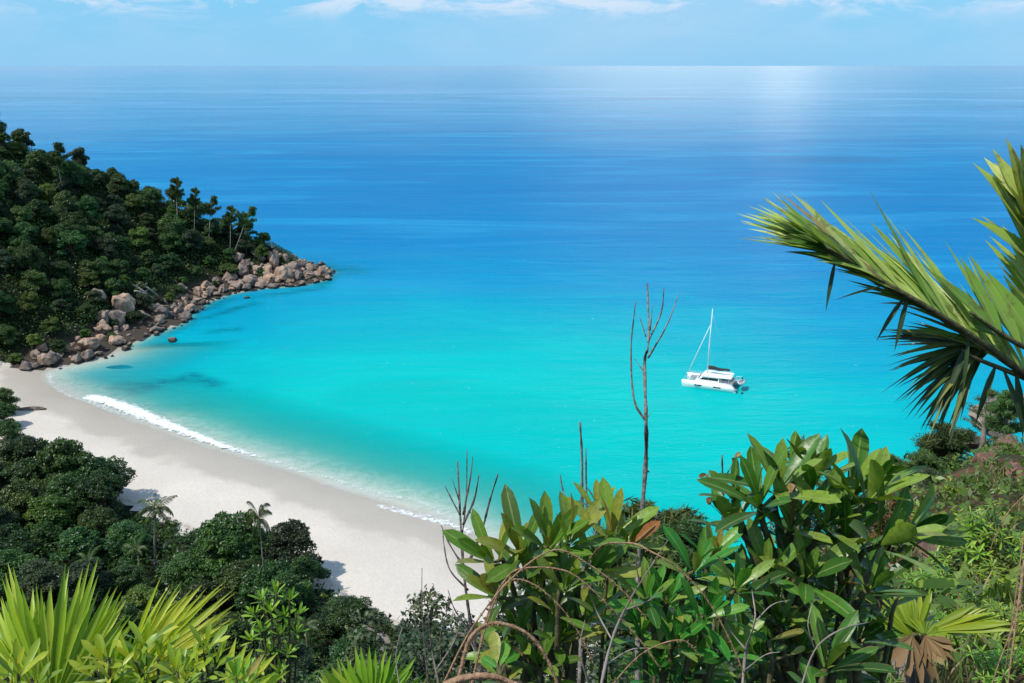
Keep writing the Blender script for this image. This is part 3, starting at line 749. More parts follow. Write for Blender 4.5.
# ------------------------------------------------------------------ trees behind the beach and down the near slope
items = []
g = np.random.default_rng(29)
named = [(60,436,11,T_broad[0],1.15,'large dark tree at the left photo edge overlooking the beach'),
         (20,434,10,T_broad[1],.95,'dark tree in the left corner where sand meets forest'),
         (98,455,10,T_broad[2],.95,'dark tree leaning towards the sand right of the large edge tree'),
         (222,508,11,T_broad[3],1.15,'big domed tree bulging over the sand left of the small palm'),
         (250,528,10,T_broad[1],.9,'domed tree standing directly under the small coconut palm'),
         (270,540,9,T_broad[2],.75,'smaller tree right below the small coconut palm, before the domed trees'),
         (288,522,10,T_olive[0],.95,'open-crowned tree right of the small coconut palm'),
         (305,555,8.5,T_broad[0],.75,'dark tree at the sand edge below the open-crowned tree'),
         (345,597,8,T_broad[2],.75,'small dark tree on the sand edge left of the dead branches'),
         (0,402,8,T_broad[1],.7,'dark tree at the left photo edge right above the low rock ledge'),
         (4,418,8.5,T_broad[2],.62,'dark tree at the left photo edge just below the low rock ledge'),
         (-4,384,8,T_broad[3],.8,'dark tree cut by the left photo edge beside the narrow end of the beach'),
         (205,535,8,T_bright[0],.7,'bright green bush tree in front of the big domed tree')]
occupied = []
for u, v, top, pr, sc, lb in named:
    q = P(u, v, 1) - np.array([0, 0, H]); t = (top * sc / 1.0 * .86 + 1.5 - H) / q[2]; q = np.array([0, 0, H]) + q * t
    zg = hz(q[0], q[1]); k = (q[2] - zg) / (8.0)
    o = place(pr, (q[0], q[1], zg - .2), g.uniform(0, 6), (sc, sc, max(k, .5)))
    tag(o, lb, 'tree', 'trees along the back of the beach'); occupied.append((q[0], q[1]))
bline = LAND[NB0:NB0 + 8]
def veg_ok(x, y, s, z):
    if s < 21.5: return False
    u, v, d = proj((x, y, z + 7))
    if not (-60 < u < 520 and v < 760 and y > 26): return False
    if y > 188: return False
    # keep the photographed edge of the sand clear
    vl = np.interp(u, [-60, 0, 60, 110, 130, 165, 190, 215, 290, 320, 345, 375, 420, 520], [430, 432, 436, 458, 505, 528, 528, 518, 528, 575, 600, 622, 622, 640])
    if v < vl + 2: return False
    if near_hill(x, y) > 47: return False
    return all((x - a) ** 2 + (y - b) ** 2 > 20 for a, b in occupied)
vg = scatter(16000, (-135, 30, 26, 175), veg_ok, 4.9, 31)
palmA = make_palm('coconut_palm', 3, 7.5, 15, 3.4, lean=.12)
palmB = make_palm('coconut_palm', 4, 5.0, 13, 3.2, lean=.02)
for p_ in (palmA, palmB): KIDS[p_.name] = list(p_.children)
def whole(u):
    return ('at left photo edge' if u < 40 else 'left of first coconut palm' if u < 130 else 'below first coconut palm' if u < 190 else 'below the big domed tree' if u < 250 else 'below small coconut palm' if u < 320 else 'left of the dead branches' if u < 400 else 'behind the dead branches')
pits = []
for x, y, z, s in vg:
    r_ = g.uniform(); u, v, d = proj((x, y, z + 7))
    sc = g.uniform(.62, .95) * (.8 if d < 60 else 1)
    if r_ < .2 and 60 < u < 330 and 500 < v < 640:
        pr = palmB; o = place(pr, (x, y, z), g.uniform(0, 6), sc * 1.05); pits.append((o, 'low coconut palm', 'in the forest ' + whole(u))); continue
    kind = 0 if r_ < .6 else 1 if r_ < .78 else 2
    pr = (T_broad, T_bright, T_olive)[kind]; pr = pr[g.integers(len(pr))]
    o = place(pr, (x, y, z - .3), g.uniform(0, 6.28), (sc, sc, sc * g.uniform(.8, 1.05)), (g.normal(0, .05), g.normal(0, .05)))
    row = 'in the front forest row' if v > 640 else 'in the lower forest' if v > 580 else 'in the mid forest' if v > 530 else 'in the back forest row' if v > 480 else 'in forest beside the sand'
    items.append((o, KN[kind], row + ' ' + whole(u)))
label_rows(items, 'tree', 'trees of the lower forest')
label_rows(pits, 'palm', 'low palms in the lower forest')
for u, v, pr, hh, lb in [(148,510,palmA,8.5,'coconut palm with spiky fronds against the sand, left of the domed tree'),(259,518,palmA,11,'small coconut palm rising behind the domed trees against the sand')]:
    q = P(u, v, 1) - np.array([0, 0, H]); t = (hh + 2.5 - H) / q[2]; q = np.array([0, 0, H]) + q * t; zg = hz(q[0], q[1])
    sc = (q[2] - zg) / 7.5
    k = 1.0 if hh < 10 else .62
    o = place(pr, (q[0], q[1], zg), g.uniform(0, 6), (k, k, sc)); tag(o, lb, 'palm', 'coconut palms against the sand')

# undergrowth that nobody could count: leaves hugging the ground
def ground_leaves(name, n, box, ok, ls, mat, seed, hmax=.8, dark=0.0):
    g = np.random.default_rng(seed); x = g.uniform(box[0], box[1], n); y = g.uniform(box[2], box[3], n)
    s = sdist(x, y); z = height(x, y); m_ = ok(x, y, s, z); x, y, z = x[m_], y[m_], z[m_]; n = len(x)
    hm = hmax * np.clip(.5 + .5 * wob(x, y, hmax * 2.1) + .2 * wob(x, y, hmax * .9, 2), .05, 1.2)
    c = np.stack([x, y, z + g.uniform(0.02, 1, n) * hm], 1)
    ax = unit(rvec(n, g) + [0, 0, .3]); nr = unit(rvec(n, g) * .7 + [0, 0, 1]); nr = unit(nr - ax * (nr * ax).sum(1)[:, None])
    s_ = g.uniform(.6, 1.4, n) * ls; mb = MB()
    mb.cards(c, ax, np.cross(ax, nr), nr, s_, s_ * .5, np.clip(g.normal(.45, .22, n), 0, 1))
    return tag(mb.build(name, M[mat]), kind='stuff', label=None)
o = ground_leaves('forest_undergrowth', 620000, (-190, 30, 34, 325), lambda x, y, s, z: (((s > 25) & (y < 186) & (x < 8 + (90 - y) * .2)) | ((s > 9) & (y > 190))) & (x > -.64 * y - 14), .55, 'forest', 41, 3.0)
tag(o, 'dark leafy undergrowth filling the ground between the forest trees', 'undergrowth')
o = ground_leaves('hillside_undergrowth', 190000, (-6, 60, 3, 62), lambda x, y, s, z: (x > y * .16) & (x < y * 1.7) & (s > 5) & (x * x + y * y > 30) & (wob(x, y, 2.6, 3) + wob(x, y, 1.1, 1) * .6 > -.35), .16, 'forest_bright', 43, .7)
tag(o, 'low green scrub covering the steep slope at the right', 'undergrowth')

# ------------------------------------------------------------------ catamaran
white = plain('white gelcoat', (.86,.86,.85), .25, .5); grey = plain('boat grey', (.35,.37,.40), .5); darkg = plain('tinted window', (.02,.025,.03), .12, .6)
navy = plain('sail cover', (.03,.03,.035), .8); alu = plain('mast alloy', (.78,.79,.80), .3, .5); skin = plain('orange gear', (.55,.20,.08), .7); teak = plain('deck teak', (.42,.33,.24), .7)
A = G(684.5, 386.5); B = G(733.5, 393.0)
axv = unit(B - A); LEN = 12.6
rz = math.atan2(-axv[1], -axv[0])        # bow points along local +x
mid = (A + B) / 2 + np.array([-axv[1], axv[0], 0]) * 2.7 + [-.1, 0, 0]
cat = empty('catamaran', (mid[0], mid[1], 0), 'white sailing catamaran anchored on the turquoise bay with sails furled', 'boat', rz=rz, sc=.9)
def hull(yc):
    mb = MB(); sec = []
    for t in np.linspace(0, 1, 15):
        x = -6.3 + 12.6 * t
        w = .78 * min(1, (1 - t) * 2.4 + .08) ** .6 * (.8 + .2 * min(1, t * 5)); top = 1.45 + .22 * t; 
        if t < .08: top = .55 + t * 11
        kw = w * .62
        sec.append([(x, yc - w, top), (x + .0, yc - w * 1.02, .75), (x - .15 * (t > .9), yc - kw, 0.05), (x - .35 * (t > .9), yc, -.45), (x - .15 * (t > .9), yc + kw, 0.05), (x, yc + w * 1.02, .75), (x, yc + w, top)])
    b = mb.addv(np.array(sec).reshape(-1, 3)); n = 7
    q = [(b + i * n + j, b + i * n + j + 1, b + (i + 1) * n + j + 1, b + (i + 1) * n + j) for i in range(14) for j in range(6)]
    q += [(b + i * n + 6, b + i * n, b + (i + 1) * n, b + (i + 1) * n + 6) for i in range(14)]
    mb.quads(q); mb.tris([(b, b + 1, b + 2), (b, b + 2, b + 3), (b, b + 3, b + 4), (b, b + 4, b + 5), (b, b + 5, b + 6)])
    return mb
for s_ in (-1, 1):
    h_ = hull(s_ * 2.75).build('hull', white, cat)
    for x in (2.4, -2.0):
        w = MB()
        w.box((x, s_ * (2.75 + .80), .98), (1.7, .05, .26)); w.box((x, s_ * (2.75 - .80), .98), (1.5, .05, .24)); w.build('hull_window', darkg, h_)
    st = MB()
    st.box((-5.9, s_ * 2.75, .62), (.9, 1.2, .1)); st.box((-5.2, s_ * 2.75, 1.0), (.7, 1.2, .1)); st.build('stern_step', teak, h_)
mb = MB(); mb.box((-.9, 0, 1.32), (8.6, 5.2, .55)); mb.build('bridge_deck', white, cat)
def prism(mb, prof, y0, y1, ins=0.0):
    """side profile (x,z) extruded across the boat"""
    n = len(prof); b = mb.addv([(x, y0, z) for x, z in prof] + [(x, y1, z) for x, z in prof])
    mb.quads([(b + i, b + (i + 1) % n, b + n + (i + 1) % n, b + n + i) for i in range(n)])
    c = mb.addv([(np.mean([p[0] for p in prof]), y, np.mean([p[1] for p in prof])) for y in (y0, y1)])
    mb.tris([(c, b + (i + 1) % n, b + i) for i in range(n)] + [(c + 1, b + n + i, b + n + (i + 1) % n) for i in range(n)])
mb = MB(); prism(mb, [(3.1,1.58),(2.3,2.35),(1.6,2.75),(-2.2,2.85),(-2.2,1.58)], -2.05, 2.05); cab = mb.build('cabin', white, cat, smooth=False)
mb = MB()
for s_ in (-1, 1): prism(mb, [(2.35,2.0),(1.6,2.55),(-1.9,2.6),(-1.9,2.0)], s_ * 2.06 - .02, s_ * 2.06 + .02)
mb.box((2.72, 0, 2.02), (.05, 3.2, .42)); mb.build('cabin_window', darkg, cab, smooth=False)
mb = MB(); prism(mb, [(1.9,2.86),(1.3,3.02),(-4.6,3.06),(-4.9,2.92),(1.7,2.78)], -2.3, 2.3); top = mb.build('hardtop', white, cat, smooth=False)
mb = MB()
for s_ in (-1, 1):
    for x in (-4.4, -2.6): mb.tube([(x, s_ * 2.1, 1.5), (x, s_ * 2.1, 2.95)], .05, 6)
mb.build('hardtop_post', alu, top)
mb = MB(); mb.box((-3.4, 0, 1.85), (1.6, 3.4, .5)); mb.box((-4.9, 0, 1.9), (.5, 4.0, .45)); mb.build('cockpit_seat', grey, cat, smooth=False)
mb = MB(); mb.box((-2.5, -1.0, 2.3), (.3, .6, .9)); mb.tube([(-2.7, -1.0, 2.3), (-2.78, -1.0, 2.3)], .32, 10); mb.build('helm', grey, cat)
mb = MB(); mb.box((4.9, 0, 1.45), (.16, 4.6, .18)); mb.tube([(5.0, 0, 1.5), (6.2, 0, 1.6)], .06, 6); mb.build('crossbeam', alu, cat)
mb = MB()
for x in np.arange(3.6, 4.8, .15): mb.tube([(x, -2.1, 1.5), (x, 2.1, 1.5)], .02, 4)
for y in np.arange(-2.1, 2.15, .2): mb.tube([(3.4, y, 1.5), (4.8, y, 1.5)], .02, 4)
mb.build('trampoline', grey, cat)
MX = 1.0; MT = 18.6
mb = MB(); mb.tube([(MX, 0, 2.7), (MX - .05, 0, 10), (MX - .25, 0, MT)], [.15, .14, .09], 8)
mast = mb.build('mast', alu, cat)
mb = MB(); mb.tube([(MX - .04, -.9, 9.6), (MX - .04, .9, 9.6)], .05, 5); mb.build('spreader', alu, mast)
mb = MB(); mb.tube([(MX - .25, 0, MT), (MX - .25, 0, MT + .6)], .02, 4); mb.box((MX - .25, 0, MT + .2), (.3, .04, .12)); mb.build('masthead', grey, mast)
mb = MB(); mb.tube([(MX, 0, 4.0), (-4.6, 0, 4.15)], [.11, .09], 7); boom = mb.build('boom', alu, cat)
mb = MB()
sec = np.linspace(0, 1, 9); mb.tube([(MX - .2 - 5.0 * t, 0, 4.45 + .1 * math.sin(t * 9) - .15 * t) for t in sec], [.42, .46, .42, .38, .36, .32, .28, .24, .16], 8)
mb.build('sail_cover', navy, boom)
mb = MB(); mb.tube([(5.9, 0, 1.6), (MX + .05, 0, 14.6)], [.11, .07], 6); mb.build('furled_jib', white, cat)
mb = MB()
for s_ in (-1, 1):
    mb.tube([(MX - .2, 0, 15), (MX - .05, s_ * .9, 9.6), (MX - .9, s_ * 2.9, 1.5)], .022, 4)
    mb.tube([(MX - .2, 0, 17.5), (-4.2, 0, 4.2)], .014, 4)
mb.build('shroud', alu, mast)
mb = MB()
for s_ in (-1, 1):
    for x in np.arange(-4.6, 6.0, 1.3): mb.tube([(x, s_ * 3.35, 1.5), (x, s_ * 3.35, 2.15)], .02, 4)
    mb.tube([(-4.6, s_ * 3.35, 2.13), (5.9, s_ * 3.0, 2.2)], .014, 4); mb.tube([(-4.6, s_ * 3.35, 1.85), (5.9, s_ * 3.0, 1.9)], .014, 4)
mb.build('railing', alu, cat)
for s_ in (-1, 1):
    mb = MB(); mb.tube([(-5.2, s_ * 1.4, 1.5), (-5.6, s_ * 1.4, 2.6), (-6.9, s_ * 1.4, 2.7)], .06, 6); mb.build('davit', alu, cat)
KIDS[cat.name] = []
c_, s2 = math.cos(rz), math.sin(rz)
def wpos(x, y, z):
    x, y, z = x * .9, y * .9, z * .9
    return (mid[0] + x * c_ - y * s2, mid[1] + x * s2 + y * c_, z)
din = empty('dinghy', wpos(-6.9, 0, 1.55), 'small grey inflatable dinghy hanging from davits at the stern of the catamaran', 'dinghy', rz=rz + math.pi / 2, sc=.9)
mb = MB()
mb.tube([(-1.5, -.55, .25), (.6, -.6, .25), (1.3, -.35, .32), (1.65, 0, .36), (1.3, .35, .32), (.6, .6, .25), (-1.5, .55, .25)], .24, 8); mb.build('tube', plain('dinghy grey', (.55,.56,.58), .6), din)
mb = MB(); mb.box((-.1, 0, .1), (2.8, .8, .14)); mb.box((-1.35, 0, .3), (.08, .9, .4)); mb.build('floor', grey, din)
mb = MB(); mb.box((-1.65, 0, .7), (.35, .3, .45), taper=.75); mb.box((-1.62, 0, .2), (.12, .12, .7)); mb.build('outboard_motor', navy, din)
mb = MB(); mb.box((-5.4, 2.2, 2.1), (.3, .3, .5)); mb.build('fender', skin, cat)
# marker float beside the stern
q = G(742, 393.5); mb = MB(); mb.tube([(q[0], q[1], -.2), (q[0], q[1], .12), (q[0], q[1], .32)], [.2, .3, .08], 8); mb.tube([(q[0], q[1], .3), (q[0], q[1], .6)], .03, 5)
tag(mb.build('mooring_buoy', navy), 'tiny dark mooring buoy floating just off the stern of the catamaran', 'buoy')

# ------------------------------------------------------------------ foreground helpers
CAMP = np.array([0, 0, H])
def root_of(p):
    return np.array([p[0], p[1], hz(p[0], p[1])])
def pixpath(pts, d, jit=0.0, seed=0):
    g = np.random.default_rng(seed)
    return [P(u, v, d + (g.normal(0, jit) if jit else 0)) for u, v in pts]
def smoothpath(pts, n=6):
    pts = [np.asarray(p, float) for p in pts]; out_ = []
    e = [2 * pts[0] - pts[1]] + pts + [2 * pts[-1] - pts[-2]]
    for i in range(1, len(e) - 2):
        for k in range(n):
            t = k / n
            out_.append(.5 * ((2 * e[i]) + (-e[i-1] + e[i+1]) * t + (2*e[i-1] - 5*e[i] + 4*e[i+1] - e[i+2]) * t*t + (-e[i-1] + 3*e[i] - 3*e[i+1] + e[i+2]) * t**3))
    out_.append(pts[-1]); return out_

def whorl(mb, c, up, L, g, n=9, vmean=.45, vs=.2, wr=.30, open_=1.0, prof='leaf', bend=.40, spread=(.08, .95)):
    """rosette of leathery leaves at a twig end"""
    up = unit(np.asarray(up, float)); a = unit(np.cross(up, [.3, .8, .2])); b = np.cross(up, a)
    ph = g.uniform(0, 6)
    for i in range(n):
        t = i / max(n - 1, 1); th = ph + i * 2.399
        el = spread[0] + (spread[1] - spread[0]) * (t ** .8) * open_ + g.normal(0, .08)
        out_ = a * math.cos(th) + b * math.sin(th)
        d = up * math.cos(el) + out_ * math.sin(el); nr = up * math.sin(el) - out_ * math.cos(el)
        l = L * (.62 + .38 * math.sin(min(1, t * 1.3 + .25) * 1.57)) * g.uniform(.85, 1.12)
        v = float(np.clip(g.normal(vmean + .14 * (1 - t) , vs), 0, .88)) if g.uniform() > .075 else float(g.uniform(.86, 1))
        mb.leaf(c + d * .012 - up * .03 * t, d, nr, l, l * wr * g.uniform(.9, 1.12), bend * g.uniform(.2, 1.3), .28, v, 7, prof, g.normal(0, .25), .02)

def big_shrub(name, label, whorls, depth, base_px, matl, seed, vmean=.45, filler=0, fill_box=None, stemr=.016, wr=.30, cat='shrub', fill_depth=.35):
    """whorls: (u, v, size_px, lean_x[, dd]) rosettes on forked stems rising from the ground below base_px"""
    g = np.random.default_rng(seed)
    bp = P(base_px[0], base_px[1], depth + .1); rt = root_of(bp)
    root = empty(name, rt, label, cat)
    lb, tb = MB(), MB()
    fork = bp - rt; fork = fork * .8
    tb.tube([(0, 0, -.2), fork * .4 + g.normal(0, .03, 3), fork], [stemr * 2, stemr * 1.6, stemr * 1.2], 7)
    W = [list(w) + [0] * (5 - len(w)) for w in whorls]
    if filler:
        for _ in range(filler):
            u = g.uniform(fill_box[0], fill_box[2]); v = g.uniform(fill_box[1], fill_box[3])
            W.append([u, v, g.uniform(32, 52), g.normal(0, .5), g.uniform(.15, fill_depth * 2)])
    for (u, v, s_, lean, dd) in W:
        d = depth + dd + g.normal(0, .06)
        c = P(u, v, d) - rt; L = s_ * d / F
        up = np.array([lean, g.normal(-.25, .18), 1.0])
        st = fork * g.uniform(.75, 1.0)
        k = c - unit(up) * L * .5
        tb.tube(smoothpath([st, (st + k) / 2 + g.normal(0, .04, 3) + [0, 0, -.04], k, c], 3), np.linspace(stemr, stemr * .35, 10), 5, cap=False)
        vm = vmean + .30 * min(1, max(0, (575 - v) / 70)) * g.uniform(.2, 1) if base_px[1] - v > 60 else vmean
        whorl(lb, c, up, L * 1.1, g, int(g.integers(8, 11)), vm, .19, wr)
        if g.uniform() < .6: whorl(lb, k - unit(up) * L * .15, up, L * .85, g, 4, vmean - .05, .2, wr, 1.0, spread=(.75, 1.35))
    f = lb.build('foliage', M[matl], root); s_ = tb.build('stem', M['stem'], root)
    return root
big_shrub('broadleaf_shrub', 'leathery-leaved shrub behind the arching dry stalks at the centre of the foreground',
    [(522,556,62,-.15),(495,562,52,-.7),(548,548,56,.25),(570,545,50,.5),(500,598,50,-.6),(535,590,54,0),(565,590,46,.3,-.1),(590,575,50,.5),(520,640,45,-.3),(560,640,46,.1),(585,620,48,.4),(540,665,42,0),(500,655,36,-.4,.1)],
    2.9, (545, 676), 'bigleaf', 101, .56, 4, (505, 600, 590, 690))
big_shrub('broadleaf_shrub', 'slender shrub sprig with bronze and green upright leaves left of the tall dead stem',
    [(612,538,56,.1),(598,512,34,-.1,.1),(628,545,40,.4)], 3.1, (612, 640), 'bigleaf', 103, .62, 0, None, .010)
big_shrub('broadleaf_shrub', 'low yellowing broadleaf shrub below the tall dead stem',
    [(648,600,42,-.2),(668,603,40,.1),(694,572,46,.3),(712,560,40,.2),(640,635,42,-.3),(675,645,44,.1),(704,618,46,.3),(655,675,42,-.1),(690,672,50,.2),(722,655,50,.4),(735,590,44,.3)],
    2.8, (680, 700), 'bigleaf', 105, .6, 4, (640, 625, 735, 700))
big_shrub('broadleaf_shrub', 'tallest dense dark-leaved shrub with pale upright leaves at its top, right of centre',
    [(760,505,58,-.3),(742,535,60,-.6),(735,500,40,-.3,.1),(778,490,62,-.1),(795,478,52,.0,.1),(812,492,56,.15),(790,530,60,-.1),(825,525,55,.2),(850,500,72,.15),(868,500,66,.35),(880,545,70,.6),(845,550,62,.1),(770,575,55,-.3),
     (805,580,56,0),(830,610,52,.2),(870,590,52,.4),(780,625,50,-.2),(745,590,50,-.5),(760,660,48,-.3),(826,668,60,.1,-.5),(905,535,56,.9,.1),(800,650,46,0),(860,640,46,.3)],
    3.2, (815, 700), 'bigleaf_dark', 107, .56, 15, (735, 560, 885, 700), .022, fill_depth=.5)
# the few large single leaves of the right side
def single_leaves(name, label, cat, spec, depth, base, mat, stem='stem'):
    rt = root_of(P(base[0], base[1], depth)); root = empty(name, rt, label, cat); lb, tb = MB(), MB()
    for (u0, v0, u1, v1, w, val, bend) in spec:
        a, b = P(u0, v0, depth) - rt, P(u1, v1, depth + .05) - rt
        L = np.linalg.norm(b - a); lb.leaf(a, b - a, CAMP - P(u0, v0, depth) + [0, 0, .6], L, w * depth / F, bend, .25, val, 8, 'leaf')
        tb.tube([np.zeros(3) * .2 + [0, 0, -.1], (P(base[0], base[1], depth) - rt), a], [.012, .009, .004], 5)
    lb.build('foliage', M[mat], root); tb.build('stem', M[stem], root); return root
single_leaves('broadleaf_plant', 'single long pale green leaf lying almost level above the fan leaf, right side', 'plant',
    [(902,585,962,582,14,.9,.1),(880,600,902,588,8,.5,.2)], 3.4, (892, 612), 'lime')
single_leaves('broadleaf_plant', 'small plant with a large yellow orange leaf at the lower centre', 'plant',
    [(497,664,493,630,16,.93,.1),(500,666,508,640,14,.75,.2),(505,664,520,650,12,.6,.3),(498,668,480,655,12,.5,.3)], 2.7, (500, 675), 'bigleaf')
single_leaves('broadleaf_plant', 'sprig with an orange leaf edge and a drooping yellow leaf in the dark shrub', 'plant',
    [(770,640,808,628,9,.97,.2),(768,640,752,628,12,.4,.3),(770,642,775,662,12,.4,.3),(790,655,806,646,8,.95,.1)], 2.9, (772, 660), 'bigleaf')

# dead stems ------------------------------------------------------------------
def dead_plant(name, label, lines, depth, base, mat, r0, seed, knots=True):
    """lines: pixel polylines with start radius factor"""
    g = np.random.default_rng(seed); rt = root_of(P(base[0], base[1], depth)); root = empty(name, rt, label, 'dead shrub')
    tb, kb = MB(), MB()
    first = P(lines[0][0][0][0], lines[0][0][0][1], depth) - rt
    tb.tube([(0, 0, -.2), first * .5 + g.normal(0, .02, 3), first], [r0 * 1.3, r0 * 1.15, r0], 7)
    for pts, rr in lines:
        path = [P(u, v, depth + g.normal(0, .03) * k) - rt for k, (u, v) in enumerate(pts)]
        pp = smoothpath(path, 6); n = len(pp)
        rad = np.linspace(r0 * rr, r0 * rr * .4, n) * (1 + .22 * g.normal(size=n).clip(-1, 1.5))
        tb.tube(pp, rad, 6)
        for i in range(1, n - 1):
            if knots and g.uniform() < .7:
                d = unit(g.normal(size=3)); kb.tube([pp[i], pp[i] + d * rad[i] * 1.6], [rad[i] * .7, rad[i] * .25], 5)
    tb.build('stem', M[mat], root)
    if kb.n: kb.build('twig', M['deadwood'], root)
    return root
dead_plant('dead_shrub', 'tallest bare dead stem with curved forked branches standing against the turquoise water',
    [([(638,575),(640.4,534),(645.8,460),(646,419),(644.6,362),(648.6,341),(647.4,284)], 1.0), ([(648.6,341),(661,313),(664,288)], .42), ([(648,358),(667,325),(678.6,294)], .45),
     ([(645.5,421),(634,399),(631,350),(635.5,302)], .5), ([(646,337),(639,315)], .3), ([(650,331),(652.7,305)], .3), ([(644,372),(634,358)], .25), ([(646,420),(651,412)], .2)], 4.6, (636, 600), 'lichenwood', .0122, 3)
dead_plant('dead_shrub', 'short pair of bare dead stems left of the bronze sprig',
    [([(584,560),(582,510),(582,460),(580,422)], 1.0), ([(587,520),(586,480),(586,448)], .7), ([(583,512),(570,505),(563,490),(560,474)], .6), ([(563,560),(565,520),(566,505)], .4), ([(590,545),(600,520),(605,500)], .4), ([(545,560),(541,520),(533,500)], .3)], 4.0, (584, 620), 'lichenwood', .010, 5)
dead_plant('dead_shrub', 'grey leafless branching shrub at the sand edge left of the broadleaf shrub',
    [([(484,683),(472,630),(464.5,579),(461,529),(457.5,461)], 1.0), ([(463,525),(474,500),(479,475)], .6), ([(463,515),(470,480),(473,456)], .5), ([(460,515),(452,500),(445,486)], .45), ([(470,560),(482,530),(490,500),(498,474)], .6),
     ([(464.5,568),(450,545),(441,525)], .5), ([(468,590),(450,570),(444,545),(443,530)], .45), ([(474,640),(455,610),(448,590)], .4), ([(461,545),(466,500),(467,450)], .4), ([(480,650),(495,610),(498,585)], .5), ([(459,500),(452,478)], .3), ([(445,683),(440,640),(450,600)], .3), ([(476,535),(470,510)], .3), ([(430,700),(424,640),(422,600),(422,568)], .35)], 5.2, (486, 700), 'deadwood', .0135, 7)
dead_plant('dead_shrub', 'pale thin dead twigs crossing in front of the gap between the two centre broadleaf shrubs',
    [([(600,690),(612,640),(630,600),(655,560)], 1.0), ([(612,640),(596,610),(588,585)], .6), ([(625,610),(650,600),(668,585)], .6), ([(640,585),(636,560),(642,545)], .5), ([(605,665),(630,650),(650,648)], .6), ([(655,560),(668,540)], .5), ([(590,690),(580,650),(585,620)], .6)], 2.5, (600, 710), 'palebark', .0045, 21)
dead_plant('dead_shrub', 'pale thin dead twigs rising through the bottom of the tallest broadleaf shrub',
    [([(742,690),(746,650),(755,620),(752,590)], 1.0), ([(746,650),(730,630),(722,612)], .6), ([(755,622),(772,605),(790,600)], .6), ([(800,690),(815,650),(840,630),(870,622)], .8), ([(815,650),(808,625),(812,605)], .5), ([(745,670),(765,655),(780,652)], .5)], 2.6, (745, 712), 'palebark', .0045, 22)
dead_plant('dead_shrub', 'fine grey bare twigs at the bottom between the small-leaved shrubs and the grey dead shrub',
    [([(440,690),(432,650),(428,615)], 1.0), ([(432,650),(418,630),(412,606)], .6), ([(436,670),(455,640),(462,612)], .7), ([(400,690),(396,655),(402,628)], .7), ([(470,690),(476,660),(470,640)], .6)], 4.4, (440, 715), 'palebark', .006, 23)
o = dead_plant('dead_shrub', 'thin grey twig with a few withered leaves at its tip, left of the tallest shrub',
    [([(722,530),(723,500),(722,455)], 1.0), ([(722,510),(735,490),(740,478)], .35), ([(722,500),(712,485),(708,472)], .35), ([(723,480),(732,465),(733,458)], .4), ([(722,520),(740,505)], .3), ([(722,515),(706,500)], .3), ([(722,495),(745,480)], .2)], 3.6, (722, 600), 'deadwood', .007, 9)
g = np.random.default_rng(50); mb = MB(); rt = np.array(o.location)
for (u, v) in [(734,457),(736,459),(713,499),(711,497),(706,474)]:
    for k in range(3):
        mb.leaf(P(u, v, 3.6) - rt, g.normal(size=3), CAMP - P(u, v, 3.6), .035, .022, .8, .4, float(g.uniform(.3, 1)), 4, 'leaf')
mb.build('withered_leaf', M['deadleaf'], o)
# arching dry stalks
for i, (pts, r_, d, lb) in enumerate([
    ([(443,684),(471.7,628.6),(511,579),(553.5,550),(589,564.5),(622,590),(645,617)], .0036, 1.9, 'longest dry stalk arching from the lower centre over the broadleaf shrub'),
    ([(468,700),(482,640),(495,600),(511,580),(535,585),(560.6,607),(580,635),(592,660)], .0032, 1.95, 'short dry stalk bending steeply down in front of the shrub'),
    ([(470,700),(486,620),(505,580),(525,568),(567.8,571.7),(603,600),(639,639),(660,668)], .0034, 2.0, 'dry stalk curving right below the longest stalk'),
    ([(452,720),(462,665),(472,636),(493,623),(525,632),(545,655),(560,690)], .0075, 1.7, 'thick furry brown stalk arching at the lower centre'),
    ([(560,710),(568,620),(592,556),(625,543),(654,553),(680,570),(703.7,595),(725,630),(745,675)], .0040, [3.7,3.5,2.6,2.1,2,2,2,2,2], 'long dry stalk arching in front of the yellowing shrub'),
    ([(425,700),(455,681),(490,676),(520,686)], .012, 1.5, 'furry brown tip at the bottom edge of the centre'),
    ([(600,700),(640,655),(680,640),(700,655)], .0030, 2.1, 'thin dry stalk low in front of the yellowing shrub'),
    ([(1024,560),(1018,610),(1000,660),(990,690)], .0040, 2.6, 'pale dry stalk along the right photo edge'),
    ([(1030,490),(1010,510),(998,530),(990,550)], .0035, 3.2, 'pale curved stalk above the whorled shrub at the right edge')]):
    ds = d if isinstance(d, list) else [d] * len(pts)
    g = np.random.default_rng(200 + i); r_ *= .6; rt = root_of(P(pts[0][0], pts[0][1], ds[0])); root = empty('dry_stalk', rt, lb, 'dry grass', 'arching dry stalks')
    pp = [q - rt for q in smoothpath([P(a_, b_, c_) for (a_, b_), c_ in zip(pts, ds)], 8)]; n = len(pp); mb = MB()
    mb.tube([(0, 0, -.05), pp[0] * .5 + [.03, 0, 0], pp[0]], [r_ * 1.2, r_ * 1.1, r_], 6)
    mb.tube(pp, np.linspace(r_, r_ * .6, n) * (1 + .15 * g.normal(size=n).clip(-1, 1)), 6); mb.build('stalk', M['straw'], root)
    hb = MB()
    for k in range(n * (7 if r_ < .004 else 22)):
        q = pp[g.integers(2, n)]; dd = unit(g.normal(size=3)); hb.leaf(q, dd + unit(pp[-1] - pp[-3]) * .8, rvec(1, g)[0], g.uniform(.004, .010), .0016, .4, 0, float(g.uniform(.2, 1)), 2, 'strip')
    hb.build('husk', M['deadleaf'], root)

